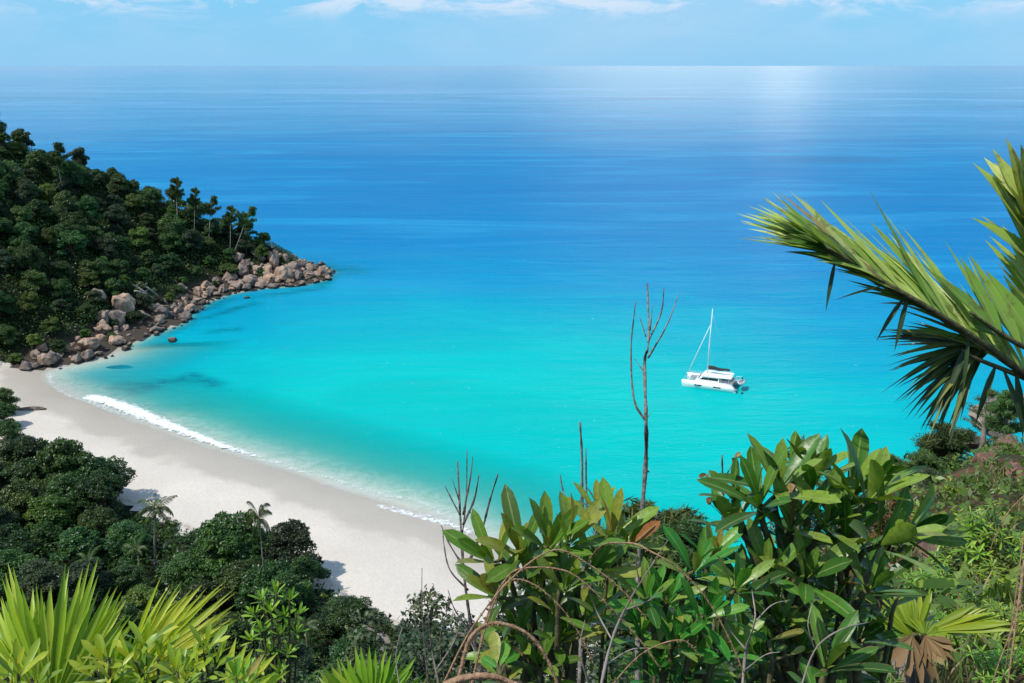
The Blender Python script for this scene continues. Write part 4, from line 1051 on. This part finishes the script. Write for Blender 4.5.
# ------------------------------------------------------------------ fan palm leaves
def fan(mb, hub, d0, nrm, L, n, a0, a1, w, g, vmean=.5, join=.3, lenfn=None, droop=.35, vs=.18, tipdry=True):
    d0 = unit(np.asarray(d0, float)); nrm = unit(np.asarray(nrm, float) - d0 * np.dot(nrm, d0)); sd = np.cross(nrm, d0)
    for i in range(n):
        t = i / (n - 1); a = a0 + (a1 - a0) * t + g.normal(0, .015)
        d = d0 * math.cos(a) - sd * math.sin(a)
        l = L * (lenfn(t) if lenfn else 1) * g.uniform(.86, 1.06)
        v = float(np.clip(g.normal(vmean, vs), 0, 1))
        mb.leaf(hub, d + nrm * g.normal(0, .05), nrm, l, w * g.uniform(.8, 1.25), droop * g.uniform(.2, 1.6), .5, v, 9, 'fan', g.normal(0, .25))
def palm_plant(name, label, fronds, depth, base, mat, trunk=True, cat='palm', seed=1, rt=None):
    g = np.random.default_rng(seed)
    if rt is None: rt = root_of(P(base[0], base[1], depth))
    root = empty(name, rt, label, cat)
    b = P(base[0], base[1], depth) - rt
    tb = MB(); tb.tube([(0, 0, -.3), b * [.5, .5, .5] + [.05, 0, 0], b], [.07, .06, .05], 8); tb.build('trunk', M['bark'], root)
    for f in fronds:
        hub = P(*f['hub']) - rt; tip = P(*f['tip']) - rt; L = np.linalg.norm(tip - hub)
        mb = MB(); nrm = CAMP - P(*f['hub']) + np.array(f.get('nadd', (0, 0, 0)))
        fan(mb, hub, tip - hub, nrm, L, f['n'], R(f['a'][0]), R(f['a'][1]), f['w'] * f['hub'][2] / F, g, f.get('v', .5), lenfn=f.get('len'), droop=f.get('droop', .3), vs=f.get('vs', .18))
        fo_ = mb.build('frond', M[f.get('mat', mat)], root)
        pb = MB(); pb.tube(smoothpath([b, (b + hub) / 2 + [0, 0, .08], hub], 4), np.linspace(.016, .009, 9), 6); pb.build('petiole', M['stem'], fo_)
    return root
palm_plant('fan_palm', 'yellow-green fan palm with an upright pleated fan filling the bottom left corner',
    [dict(hub=(52, 708, 3.2), tip=(62, 566, 3.15), n=46, a=(-62, 42), w=6.8, v=.5, droop=.6, len=lambda t: .86 + .16 * math.sin(t * 3.14) - .10 * abs(math.sin(t * 9)), nadd=(-.5, 0, .4)),
     dict(hub=(40, 712, 3.5), tip=(28, 590, 3.6), n=12, a=(-50, 40), w=12, v=.3, droop=.5)],
    3.2, (50, 760), 'yfan', seed=61)
palm_plant('fan_palm', 'second yellow-green fan palm leaning right beside the corner one, narrow pointed segments',
    [dict(hub=(122, 688, 3.5), tip=(196, 590, 3.4), n=32, a=(-24, 30), w=4.8, v=.55, droop=1.0, len=lambda t: .8 + .25 * math.sin(t * 3.0), nadd=(-.4, 0, .8)),
     dict(hub=(225, 700, 3.3), tip=(262, 655, 3.2), n=8, a=(-25, 35), w=8, v=.85, droop=.4),
     dict(hub=(110, 700, 3.4), tip=(120, 640, 3.3), n=8, a=(-20, 30), w=8, v=.45, droop=.4)],
    3.5, (118, 770), 'yfan', seed=62)
palm_plant('fan_palm', 'pale green fan palm half hidden at the bottom edge left of the dead branches',
    [dict(hub=(372, 712, 6.0), tip=(385, 655, 5.9), n=16, a=(-60, 50), w=6, v=.4, droop=.5), dict(hub=(345, 705, 6.4), tip=(340, 660, 6.4), n=12, a=(-50, 50), w=5, v=.25, droop=.5)],
    6.1, (370, 740), 'lime', seed=63)
palm_plant('fan_palm', 'low palm at lower right with one level yellow-green fan and brown dead leaves',
    [dict(hub=(925, 632, 4.6), tip=(1008, 610, 4.4), n=18, a=(-13, 14), w=6, v=.6, droop=.25, mat='lime', len=lambda t: .72 + .33 * t, nadd=(0, 0, 3.)),
     dict(hub=(915, 640, 4.6), tip=(890, 592, 4.6), n=14, a=(-50, 50), w=6, v=.5, droop=.5, mat='lime'),
     dict(hub=(925, 636, 4.5), tip=(935, 600, 4.7), n=12, a=(-55, 50), w=5, v=.3, droop=.5, mat='lime'),
     dict(hub=(925, 636, 4.5), tip=(942, 662, 4.3), n=9, a=(-30, 30), w=7, v=.5, droop=.2, mat='deadleaf'),
     dict(hub=(912, 636, 4.5), tip=(897, 674, 4.3), n=6, a=(-40, 30), w=7, v=.5, droop=.3, mat='deadleaf'),
     dict(hub=(900, 640, 4.5), tip=(862, 655, 4.4), n=8, a=(-30, 30), w=6, v=.2, droop=.4, mat='rpalm_dark')],
    4.6, (918, 665), 'lime', seed=64)

# the big palm whose fronds reach in from the right
def pleated_frond(root, rt, rach, depths, segs, mat, g, petiole=True, rr=(.013, .005), name='frond', shade='stem'):
    path = smoothpath([P(u, v, d) - rt for (u, v), d in zip(rach, depths)], 6); n = len(path); mb = MB()
    for (t, du, dv, dd, w, val, droop) in segs:
        i = min(int(t * (n - 1)), n - 2); f = t * (n - 1) - i; q = path[i] * (1 - f) + path[i + 1] * f
        d = (q + rt - CAMP) @ np.array([0, cp, -sp]); k = d / F
        right = np.array([1, 0, 0]); upv = np.array([0, sp, cp]); fw = np.array([0, cp, -sp])
        vec = right * du * k - upv * dv * k + fw * dd
        nrm = np.array([-.25, -.45, 1.0]) 
        mb.leaf(q, vec, nrm, np.linalg.norm(vec), w * k, droop, .45, val, 8, 'strip', g.normal(0, .2))
    fo_ = mb.build(name, M[mat], root)
    tb = MB(); tb.tube(path, np.linspace(rr[0], rr[1], n), 6); tb.build('midrib', M[shade], fo_)
    return fo_
trb = P(1120, 520, 3.6); rt = root_of(trb)
rp = empty('split_leaf_palm', rt, 'large palm reaching in from the right edge with split sunlit fronds over the sea', 'palm')
crown = P(1090, 410, 3.3) - rt
mb = MB(); mb.tube([(0, 0, -.4), crown * [.3, .5, .5], crown], [.09, .075, .07], 9); mb.build('trunk', M['bark'], rp)
g = np.random.default_rng(77)
# main frond, arching left
ra = [(1090,410),(1040,384),(985,345),(932,310),(880,280),(842,258),(820,244)]; rd = [3.3,3.15,3.0,2.9,2.85,2.8,2.8]
segs = []
for i in range(130):
    t = .20 + .80 * i / 129
    lx = np.interp(t, [.2, .5, .8, 1.0], [-50, -84, -80, -44]) + g.normal(0, 11); ly = np.interp(t, [.2, .5, .8, 1.0], [-112, -94, -62, -34]) + g.normal(0, 12)
    segs.append((t, lx, ly, g.uniform(-.05, .22), g.uniform(3.5, 7), float(np.clip(g.normal(.52 + .1 * t, .2), 0, 1)), g.uniform(.0, .35)))
for i in range(44):
    t = .22 + .78 * i / 43
    segs.append((t, np.interp(t, [.2, 1], [-95, -42]) + g.normal(0, 6), np.interp(t, [.2, 1], [-52, -26]) + g.normal(0, 7), g.uniform(-.15, .05), g.uniform(5, 8), float(np.clip(g.normal(.25, .2), 0, 1)), g.uniform(.1, .5)))
pleated_frond(rp, rt, ra, rd, segs, 'rpalm', g)
# detached-looking broad segments near the base of the main frond
segs = []
for (t, du, dv, w, val) in [(.1,-58,-118,20,.8),(.2,-52,-78,16,.6),(.3,-46,-88,18,.35),(.42,-48,-62,16,.2),(.5,-40,-95,12,.4),(.6,-62,-30,15,.1),(.7,-30,-80,12,.3),(.05,-75,-92,14,.5),(.78,-50,-60,12,.2)]:
    segs.append((t, du, dv, .05, w, val, .12))
pleated_frond(rp, rt, [(1090,410),(1050,360),(1020,345),(995,330),(970,312)], [3.3,3.1,3.0,2.95,2.9], segs, 'rpalm', g)
# upright frond at the right edge
segs = []
for i in range(30):
    t = .12 + .88 * i / 29
    segs.append((t, np.interp(t, [.1, 1], [-66, -26]) + g.normal(0, 6), np.interp(t, [.1, 1], [-92, -66]) + g.normal(0, 9), g.uniform(-.15, .1), g.uniform(11, 17), float(np.clip(g.normal(.6, .18), 0, 1)), g.uniform(.0, .35)))
    segs.append((t, np.interp(t, [.1, 1], [40, 26]) + g.normal(0, 6), np.interp(t, [.1, 1], [-92, -66]) + g.normal(0, 9), g.uniform(-.15, .1), g.uniform(11, 17), float(np.clip(g.normal(.5, .18), 0, 1)), g.uniform(.0, .35)))
pleated_frond(rp, rt, [(1090,410),(1068,350),(1050,290),(1034,240),(1026,205)], [3.3,3.2,3.1,3.0,2.95], segs, 'rpalm', g)
# lower withered frond, its colour darkened for the shade of the main one
segs = []
for i in range(62):
    t = .45 + .55 * i / 61
    a = np.interp(i, [0, 61], [-24, 62]) + g.normal(0, 4); l = 96 * g.uniform(.75, 1.1)
    segs.append((1.0 - .25 * g.uniform(), -l * math.cos(R(a)), l * math.sin(R(a)), g.uniform(-.2, .15), g.uniform(3.5, 7), float(np.clip(g.normal(.4, .25), 0, 1)), g.uniform(.1, .7)))
pleated_frond(rp, rt, [(1090,410),(1060,395),(1020,372),(990,352),(972,344)], [3.3,3.2,3.15,3.1,3.1], segs, 'rpalm_dark', g)
# drooping dead segments
segs = [(.3,-4,62,0,6,.2,.2),(.45,10,66,0,7,.1,.2),(.6,-22,58,0,6,.2,.3),(.75,-34,50,0,5,.4,.3),(.9,-30,64,0,6,.1,.2),(.98,-24,80,0,7,.05,.1),(.2,20,58,0,6,.3,.3),(.55,30,74,0,6,.1,.2)]
pleated_frond(rp, rt, [(1090,410),(1040,385),(1010,372),(975,358),(962,350)], [3.3,3.2,3.1,3.0,3.0], segs, 'rpalm_dark', g)
segs = [(.0,-10,50,0,4,.1,.1),(.35,-48,12,0,4,.8,.1),(.5,-30,42,0,5,.05,.2),(.52,-14,52,0,5,.1,.2),(.9,-6,58,0,4,.2,.1),(.6,-40,-6,0,3.5,.9,.2)]
pleated_frond(rp, rt, [(835,262),(880,285),(930,312),(985,350)], [2.84,2.86,2.92,3.0], segs, 'rpalm_dark', g, rr=(.003, .006))

# ------------------------------------------------------------------ smaller plants
def leafy(name, seed, nst, hgt, rad, L, mat, n=8, wr=.3, spread=(.4, 1.5), vmean=.5, prof='leaf'):
    root = empty(name, (0, 0, 0)); g = np.random.default_rng(seed); lb, tb = MB(), MB()
    for i in range(nst):
        az = g.uniform(0, 6.28); r_ = rad * math.sqrt(g.uniform()); h = hgt * g.uniform(.55, 1) * (1 - .35 * (r_ / rad) ** 2)
        tip_ = np.array([r_ * math.cos(az), r_ * math.sin(az), h]); tb.tube(smoothpath([(0, 0, -.1), tip_ * [.35, .35, .5] + g.normal(0, .03 * hgt, 3), tip_], 4), np.linspace(.014, .005, 9) * hgt, 5)
        whorl(lb, tip_, np.array([tip_[0] * .5, tip_[1] * .5, hgt]), L * g.uniform(.8, 1.15), g, n, vmean, .2, wr, 1, prof, .6, spread)
        if g.uniform() < .7:
            q = tip_ * [.8, .8, .78]; whorl(lb, q, (g.normal(), g.normal(), 1), L * .85, g, n - 2, vmean - .1, .2, wr, 1, prof, .6, spread)
    a = lb.build('foliage', M[mat], root); b = tb.build('stem', M['stem'], root); KIDS[root.name] = [a, b]; return root
def putpx(proto, u, v, d, top, rz, label, cat, group=None, wide=1.0, kmin=.75):
    """stand a plant on the ground so that its top reaches photo position u,v at depth d; a longer bare stem carries it where the slope is deep"""
    q = P(u, v, d); zg = hz(q[0], q[1]); h = q[2] - zg; w = wide
    if h < top * w: w = max(h / top, wide * kmin)
    o = place(proto, (q[0], q[1], q[2] - top * w if h < top * w else zg), rz, w); tag(o, label, cat, group)
    extra = h / w - top
    if extra > .02:
        for c in o.children:
            BASE.setdefault(c.name, tuple(c.location)); c.location.z = extra
        mb = MB(); mb.tube([(0, 0, -.3 / w), (.04, .02, extra * .5), (0, 0, extra + .12)], [.05 * top * .4, .042 * top * .4, .035 * top * .4], 7)
        mb.build('lower_stem', M['palebark'], o)
    return o
for i, (ws, d, bp, lb) in enumerate([
    ([(146,648,34,.1),(132,662,28,-.4),(160,660,28,.4),(140,676,26,0)], 2.9, (144, 700), 'lime-leaved sapling in front of the two fan palms'),
    ([(206,650,30,.2),(196,668,26,-.3),(216,664,24,.4)], 2.9, (205, 700), 'lime-leaved sapling right of the leaning fan palm'),
    ([(104,662,28,-.2),(92,676,26,-.5),(112,680,26,.3)], 2.6, (103, 705), 'lime-leaved sapling at the bottom edge before the corner fan palm'),
    ([(176,672,26,0),(186,682,24,.3)], 2.7, (178, 705), 'lime-leaved sapling at the bottom edge between its two neighbours'),
    ([(18,674,34,.2),(4,680,28,-.4),(34,684,26,.4)], 2.3, (16, 712), 'lime-leaved sapling at the very bottom left corner'),
    ([(236,678,22,.1),(246,686,18,.3)], 3.1, (238, 710), 'small lime-leaved sapling, rightmost of those at the bottom left'),
    ([(262,600,13,-.2),(276,594,14,.1),(290,600,13,.3),(254,615,13,-.4),(270,612,13,0),(284,616,13,.2),(298,615,12,.5),(262,632,13,-.2),(280,634,13,.1),(296,632,12,.4),(252,640,12,-.5),(270,652,13,0),(288,654,13,.3),(260,668,13,-.2),(280,672,13,.1)], 10.0, (275, 700), 'slim sapling with yellow and green narrow leaves left of centre before the dark forest')]):
    o = big_shrub('leafy_sapling', lb, ws, d, bp, 'lime', 500 + i, .5, 0, None, .008 * (1 if d < 5 else 2), .26, 'sapling')
sm = make_tree('small_leaf_shrub', 305, 1.5, 1.5, 1.2, 16, 6500, .10, 'forest_dull', 'palebark', lobe=(.22, .38), low=.5)
sm2 = make_tree('small_leaf_shrub', 306, 1.3, 1.3, .9, 13, 5200, .095, 'forest_bright', 'palebark', lobe=(.25, .42), low=.4)
KIDS[sm.name] = list(sm.children); KIDS[sm2.name] = list(sm2.children)
for i, (u, v, d, pr, w, lb) in enumerate([
    (418,588,15,sm,.95,'open small-leaved shrub in front of the sand left of the dead branches'),(385,640,13,sm2,.8,'small-leaved green shrub at the bottom below the sand edge'),(450,610,12,sm,.75,'small-leaved shrub tangled with the grey dead branches'),
    (425,655,10,sm2,.6,'small-leaved shrub at the bottom edge under the dead branches'),(330,645,14,sm2,.8,'bright small-leaved shrub right of the slim sapling at the bottom'),(300,668,12,sm,.7,'dull small-leaved shrub at the bottom edge below the slim sapling'),
    (512,580,9,sm,.6,'small-leaved shrub seen behind the broadleaf shrub by the dead branches'),(465,665,8,sm2,.5,'small-leaved shrub at the bottom edge left of the orange-leaved plant'),
    (610,600,7,sm2,.75,'small-leaved shrub behind the arching stalks below the bronze sprig'),(640,650,6,sm2,.55,'small-leaved shrub low between the two centre broadleaf shrubs'),(590,660,6,sm,.5,'small-leaved shrub at the bottom under the centre broadleaf shrub'),
    (735,640,7,sm2,.7,'small-leaved shrub in the gap left of the tallest broadleaf shrub'),(900,600,8,sm2,.6,'small-leaved shrub behind the low palm at lower right'),(880,560,9,sm,.9,'small-leaved shrub in the dark behind the tallest broadleaf shrub'),
    (700,590,9,sm,.9,'small-leaved shrub behind the yellowing broadleaf shrub'),(560,640,8,sm2,.8,'small-leaved shrub filling behind the centre broadleaf shrub'),(800,600,8,sm,1.0,'small-leaved shrub deep behind the tallest broadleaf shrub')]):
    putpx(pr, u, v, d, 2.6, i * 1.1, lb, 'shrub', 'small-leaved shrubs of the near slope', wide=w)
# feathery trees of the near and right slopes
# low bushes where the forest meets the sand
g = np.random.default_rng(611); items = []
for x, y, z, s in scatter(4000, (-100, 6, 70, 170), lambda x, y, s, z: 24.2 < s < 29 and x < 4 and near_hill(x, y) < 8, 2.6, 612)[:60]:
    u, v, d = proj((x, y, z))
    if not -20 < u < 470: continue
    k = g.integers(0, 2); sc = g.uniform(.6, 1.1)
    o = place((sm, sm2)[k], (x, y, z - .9 * sc), g.uniform(0, 6), sc)
    items.append((o, ('dull low bush', 'green low bush')[k], 'where forest meets sand ' + whole(u)))
label_rows(items, 'bush', 'low bushes at the back of the beach')
fs = make_feathery('casuarina_shrub', 81, 1.3, 4.2, 60, 16000, ls=.30)
fs2 = make_feathery('casuarina_shrub', 82, 1.0, 3.6, 26, 2600, ls=.26)
KIDS[fs.name] = list(fs.children); KIDS[fs2.name] = list(fs2.children)
for i, (u, v, d, pr, w, lb) in enumerate([
    (950,428,30,fs,1.25,'large feathery green shrub left of the red rocks at the right'),(928,455,27,fs,1.0,'feathery green shrub at the left side of the large one above the whorled plants'),(968,480,26,fs,.85,'feathery green shrub in front of the large one, by the red soil'),
    (806,414,22,fs2,1.5,'sparse grey-green feathery shrub showing over the top of the tallest broadleaf shrub'),(655,512,20,fs,1.2,'feathery green shrub behind the foot of the tall dead stem'),(632,530,18,fs,.9,'smaller feathery shrub just left of the tall dead stem foot'),(682,524,19,fs,.8,'feathery shrub right of the tall dead stem foot'),
    (992,378,46,fs2,1.5,'sparse feathery tree on the right skyline under the palm frond'),(1012,392,42,fs,1.0,'denser feathery tree at the right photo edge above the red rocks'),(560,535,16,fs2,.9,'sparse feathery shrub behind the pair of short dead stems')]):
    putpx(pr, u, v, d, 4.2, i * 1.7, lb, 'shrub', 'feathery shrubs of the near slope', wide=w)
red = leafy('red_leaf_shrub', 309, 60, 1.6, .5, .12, 'redleaf', 8, .4, (.3, 1.5), .5)
putpx(red, 893, 478, 14, 1.6, 0, 'red-brown leaved shrub between the tallest broadleaf shrub and the feathery shrub', 'shrub', wide=1.1)
wl = leafy('whorled_shrub', 311, 18, .9, .5, .17, 'lime', 11, .22, (.7, 1.75), .35)
for i, (u, v, d, w, lb) in enumerate([(985,512,9,1.0,'bright whorled-leaf shrub at the right below the red soil'),(1012,525,9.5,.9,'bright whorled-leaf shrub at the right photo edge'),(940,562,8,.7,'small bright whorled-leaf plant beside the brown boulder'),(960,540,10,.7,'whorled-leaf plant between the brown boulder and the bright shrub'),
                                      (1015,600,6,.5,'whorled-leaf plant at the lower right edge'),(870,668,4.2,.35,'whorled-leaf plant at the bottom left of the flat boulder'),(975,585,7.5,.6,'whorled-leaf plant just above the level yellow-green fan'),
   (928,505,15,1.3,'whorled-leaf shrub left of the bright one, next to the tallest broadleaf shrub'),(968,478,19,1.5,'whorled-leaf shrub high on the right slope under the red soil'),(1008,468,22,1.6,'whorled-leaf shrub at the right photo edge just under the red rocks'),(1005,560,8,.9,'whorled-leaf shrub below the bright one at the right photo edge'),(955,610,6.2,.5,'whorled-leaf plant behind the level yellow-green fan'),(1010,640,4.6,.4,'whorled-leaf plant low at the right photo edge by the pale stalk'),(985,500,14,1.2,'whorled-leaf shrub directly above the bright one')]):
    putpx(wl, u, v, d, .95, i * .9, lb, 'shrub', 'whorled-leaf shrubs on the right slope', wide=w)
# low scrub on the right slope
g = np.random.default_rng(91); items = []
for x, y, z, s in scatter(3000, (2, 42, 6, 60), lambda x, y, s, z: x > y * .27 and x < y * .72 and s > 4 and x * x + y * y > 60 and z > 20 and abs(wob(x, y, 5)) > .12, 1.75, 93)[:110]:
    u, v, d = proj((x, y, z))
    if 950 < u < 1024 and 425 < v < 480: continue
    k = g.integers(0, 4); pr = (sm, sm2, sm2, fs)[k]; sc = g.uniform(.28, .5) * (1.15 if d > 25 else .85)
    if k == 3: sc *= .8
    o = place(pr, (x, y, z - .5 * sc), g.uniform(0, 6), sc)
    pl = ('near the skyline' if v < 470 else 'by the red soil' if v < 530 else 'at mid slope' if v < 600 else 'low down') + ' on right slope' + (' by photo edge' if u > 985 else ' left of the edge' if u > 945 else ' beside broadleaf shrubs')
    items.append((o, ('dull low bush', 'green low bush', 'green low bush', 'feathery low bush')[k], pl))
label_rows(items, 'bush', 'low bushes on the right slope')
# rocks of the right slope
RR = [rock_mesh(160 + i, 3, 8, 'redrock') for i in range(3)]; GR = [rock_mesh(170 + i, 3, 8, 'greyrock') for i in range(3)]
for i, (u, v, d, s_, me, lb) in enumerate([
    (1012,452,36,.95,RR[0],'largest red rock face at the right edge under the palm'),(985,462,34,.6,RR[1],'red rock left of the largest one on the right slope'),(1018,480,32,.7,RR[2],'red rock at the right edge below the largest one'),(970,445,40,.6,RR[2],'reddish rock near the skyline by the feathery shrub'),
    (998,420,44,1.2,GR[0],'grey brown boulder on the right skyline'),(1020,412,43,1.1,GR[1],'grey brown boulder at the right edge of the skyline'),(978,418,45,.7,GR[2],'small grey boulder at the left end of the right skyline rocks'),
    (943,556,9.5,.30,RR[1],'upright brown boulder between the feathery shrub and the low palm'),(892,682,4.6,.26,GR[1],'flat pale boulder at the bottom edge under the low palm'),(868,690,4.4,.14,GR[2],'small pale boulder left of the flat one at the bottom edge')]):
    q = GT(u, v, 2.0, 70.0, 900); dd = proj(q)[2]; s_ = s_ * dd / d
    o = rock('boulder', me, (q[0], q[1], q[2] + s_ * .12), (s_, s_ * .9, s_ * (.45 if 'flat' in lb else .8)), (0, .12, i * 1.3)); tag(o, lb, 'rock', 'rocks on the right slope')
# dry grass on the right slope (countless)
g = np.random.default_rng(95); mb = MB(); n = 4200
rr_ = 3.5 + 20 * g.uniform(size=n) ** 1.6; az = np.radians(g.uniform(21, 34, n)); x = rr_ * np.sin(az); y = rr_ * np.cos(az); z = height(x, y)
for i in range(n):
    if wob(x[i], y[i], .8) < -.2: continue
    h = g.uniform(.12, .42) * (1.3 if g.uniform() < .15 else 1)
    mb.leaf((x[i], y[i], z[i] - .02), (g.normal(0, .35), g.normal(0, .35), 1), (g.normal(), g.normal(), .3), h, .007 + .0012 * rr_[i], g.uniform(.3, 1.4), .2, float(g.uniform()), 3, 'strip')
tag(mb.build('dry_grass', M['grass']), 'dry tufty grass on the steep slope at the lower right', 'grass', kind='stuff')

# ------------------------------------------------------------------ light and sky
SUN_EL, SUN_AZ = R(56), R(-112)       # azimuth from +Y (view direction), clockwise; the sun stands to the left, a little behind
sd_ = Vector((math.sin(SUN_AZ) * math.cos(SUN_EL), math.cos(SUN_AZ) * math.cos(SUN_EL), math.sin(SUN_EL)))
sun = bpy.data.lights.new('sun', 'SUN'); so = bpy.data.objects.new('sun', sun); COL.objects.link(so)
sun.energy = 4.2; sun.angle = R(.53); sun.color = (1, .955, .88); so.rotation_euler = sd_.to_track_quat('Z', 'Y').to_euler(); so.location = (-60, -40, 200)
w = bpy.data.worlds.new('World'); S.world = w; w.use_nodes = True; nt = w.node_tree; nt.nodes.clear()
out = nt.nodes.new('ShaderNodeOutputWorld'); bg = nt.nodes.new('ShaderNodeBackground')
sky = nt.nodes.new('ShaderNodeTexSky'); sky.sky_type = 'NISHITA'; sky.sun_disc = False; sky.sun_elevation = SUN_EL; sky.sun_rotation = SUN_AZ; sky.altitude = 60
sky.air_density = 1.0; sky.dust_density = .3; sky.ozone_density = 2.0
tc = nt.nodes.new('ShaderNodeTexCoord').outputs['Generated']
skyc = mixc(nt, 1.0, sky.outputs[0], (.2, .92, 1.25), 'MULTIPLY')
sep = nt.nodes.new('ShaderNodeSeparateXYZ'); nt.links.new(tc, sep.inputs[0])
skyc = mixc(nt, ramp(nt, sep.outputs[2], [(0,(.95,)*3),(.05,(.85,)*3),(.12,(.35,)*3),(.3,(0,0,0))]), skyc, (2.15, 4.5, 6.85))
cl = noise(nt, mapping(nt, tc, (1, 1, 3.2), loc=(.3, .1, .12)), 11, 7, .62, .5)
cl2 = noise(nt, mapping(nt, tc, (1, 1, 2.2), loc=(1.3, .1, .5)), 2.6, 6, .6, .2)
elev = sep.outputs[2]
hi = ramp(nt, elev, [(.0,(.0,)*3),(.042,(.10,)*3),(.058,(1,)*3),(.10,(1,)*3)])
k = mth(nt, 'MULTIPLY', ramp(nt, cl, [(.46,(0,0,0)),(.58,(1,1,1))]), hi)
soft = mth(nt, 'MULTIPLY', ramp(nt, cl2, [(.42,(0,0,0)),(.64,(1,1,1))]), ramp(nt, elev, [(.0,(.25,)*3),(.06,(.8,)*3),(.5,(.6,)*3)]))
soft = mth(nt, 'MULTIPLY', soft, ramp(nt, mth(nt, 'MULTIPLY_ADD', sep.outputs[0], 1.0, .5), [(.1,(.5,)*3),(.55,(1,)*3)]))
col = mixc(nt, mth(nt, 'MULTIPLY', soft, .75), skyc, (3.7, 5.2, 7.0))
col = mixc(nt, mth(nt, 'MULTIPLY', k, .7), col, (5.8, 6.4, 7.4))
# a tall bright cloud bank above the frame, mirrored in the far water
ratio = mth(nt, 'DIVIDE', sep.outputs[0], mth(nt, 'MAXIMUM', sep.outputs[1], .02))
wr_ = mth(nt, 'ADD', ratio, mth(nt, 'MULTIPLY_ADD', cl2, .30, -.15))
broad = mth(nt, 'MULTIPLY', ramp(nt, wr_, [(-.0,(0,0,0)),(.14,(1,1,1)),(.22,(1,1,1)),(.42,(0,0,0))]), ramp(nt, elev, [(.072,(0,0,0)),(.10,(1,1,1)),(.26,(1,1,1)),(.36,(0,0,0))]))
tower = mth(nt, 'MULTIPLY', ramp(nt, mth(nt, 'ADD', ratio, mth(nt, 'MULTIPLY_ADD', cl, .10, -.05)), [(.25,(0,0,0)),(.29,(1,1,1)),(.30,(1,1,1)),(.335,(0,0,0))]), ramp(nt, elev, [(.072,(0,0,0)),(.09,(1,1,1)),(.20,(1,1,1)),(.26,(0,0,0))]))
front = mth(nt, 'GREATER_THAN', sep.outputs[1], .1)
col = mixc(nt, mth(nt, 'MULTIPLY', mth(nt, 'MULTIPLY', broad, front), .7), col, (9.5, 11, 11.5))
col = mixc(nt, mth(nt, 'MULTIPLY', tower, front), col, (11.5, 12.5, 13))
nt.links.new(col, bg.inputs['Color']); bg.inputs['Strength'].default_value = .13
nt.links.new(bg.outputs[0], out.inputs['Surface'])

S.view_settings.view_transform = 'Standard'; S.view_settings.look = 'None'; S.view_settings.exposure = 0.03; S.view_settings.gamma = 1
S.render.engine = 'CYCLES'
cy = S.cycles; cy.max_bounces = 5; cy.diffuse_bounces = 3; cy.glossy_bounces = 2; cy.transmission_bounces = 3; cy.transparent_max_bounces = 6; cy.caustics_reflective = False; cy.caustics_refractive = False
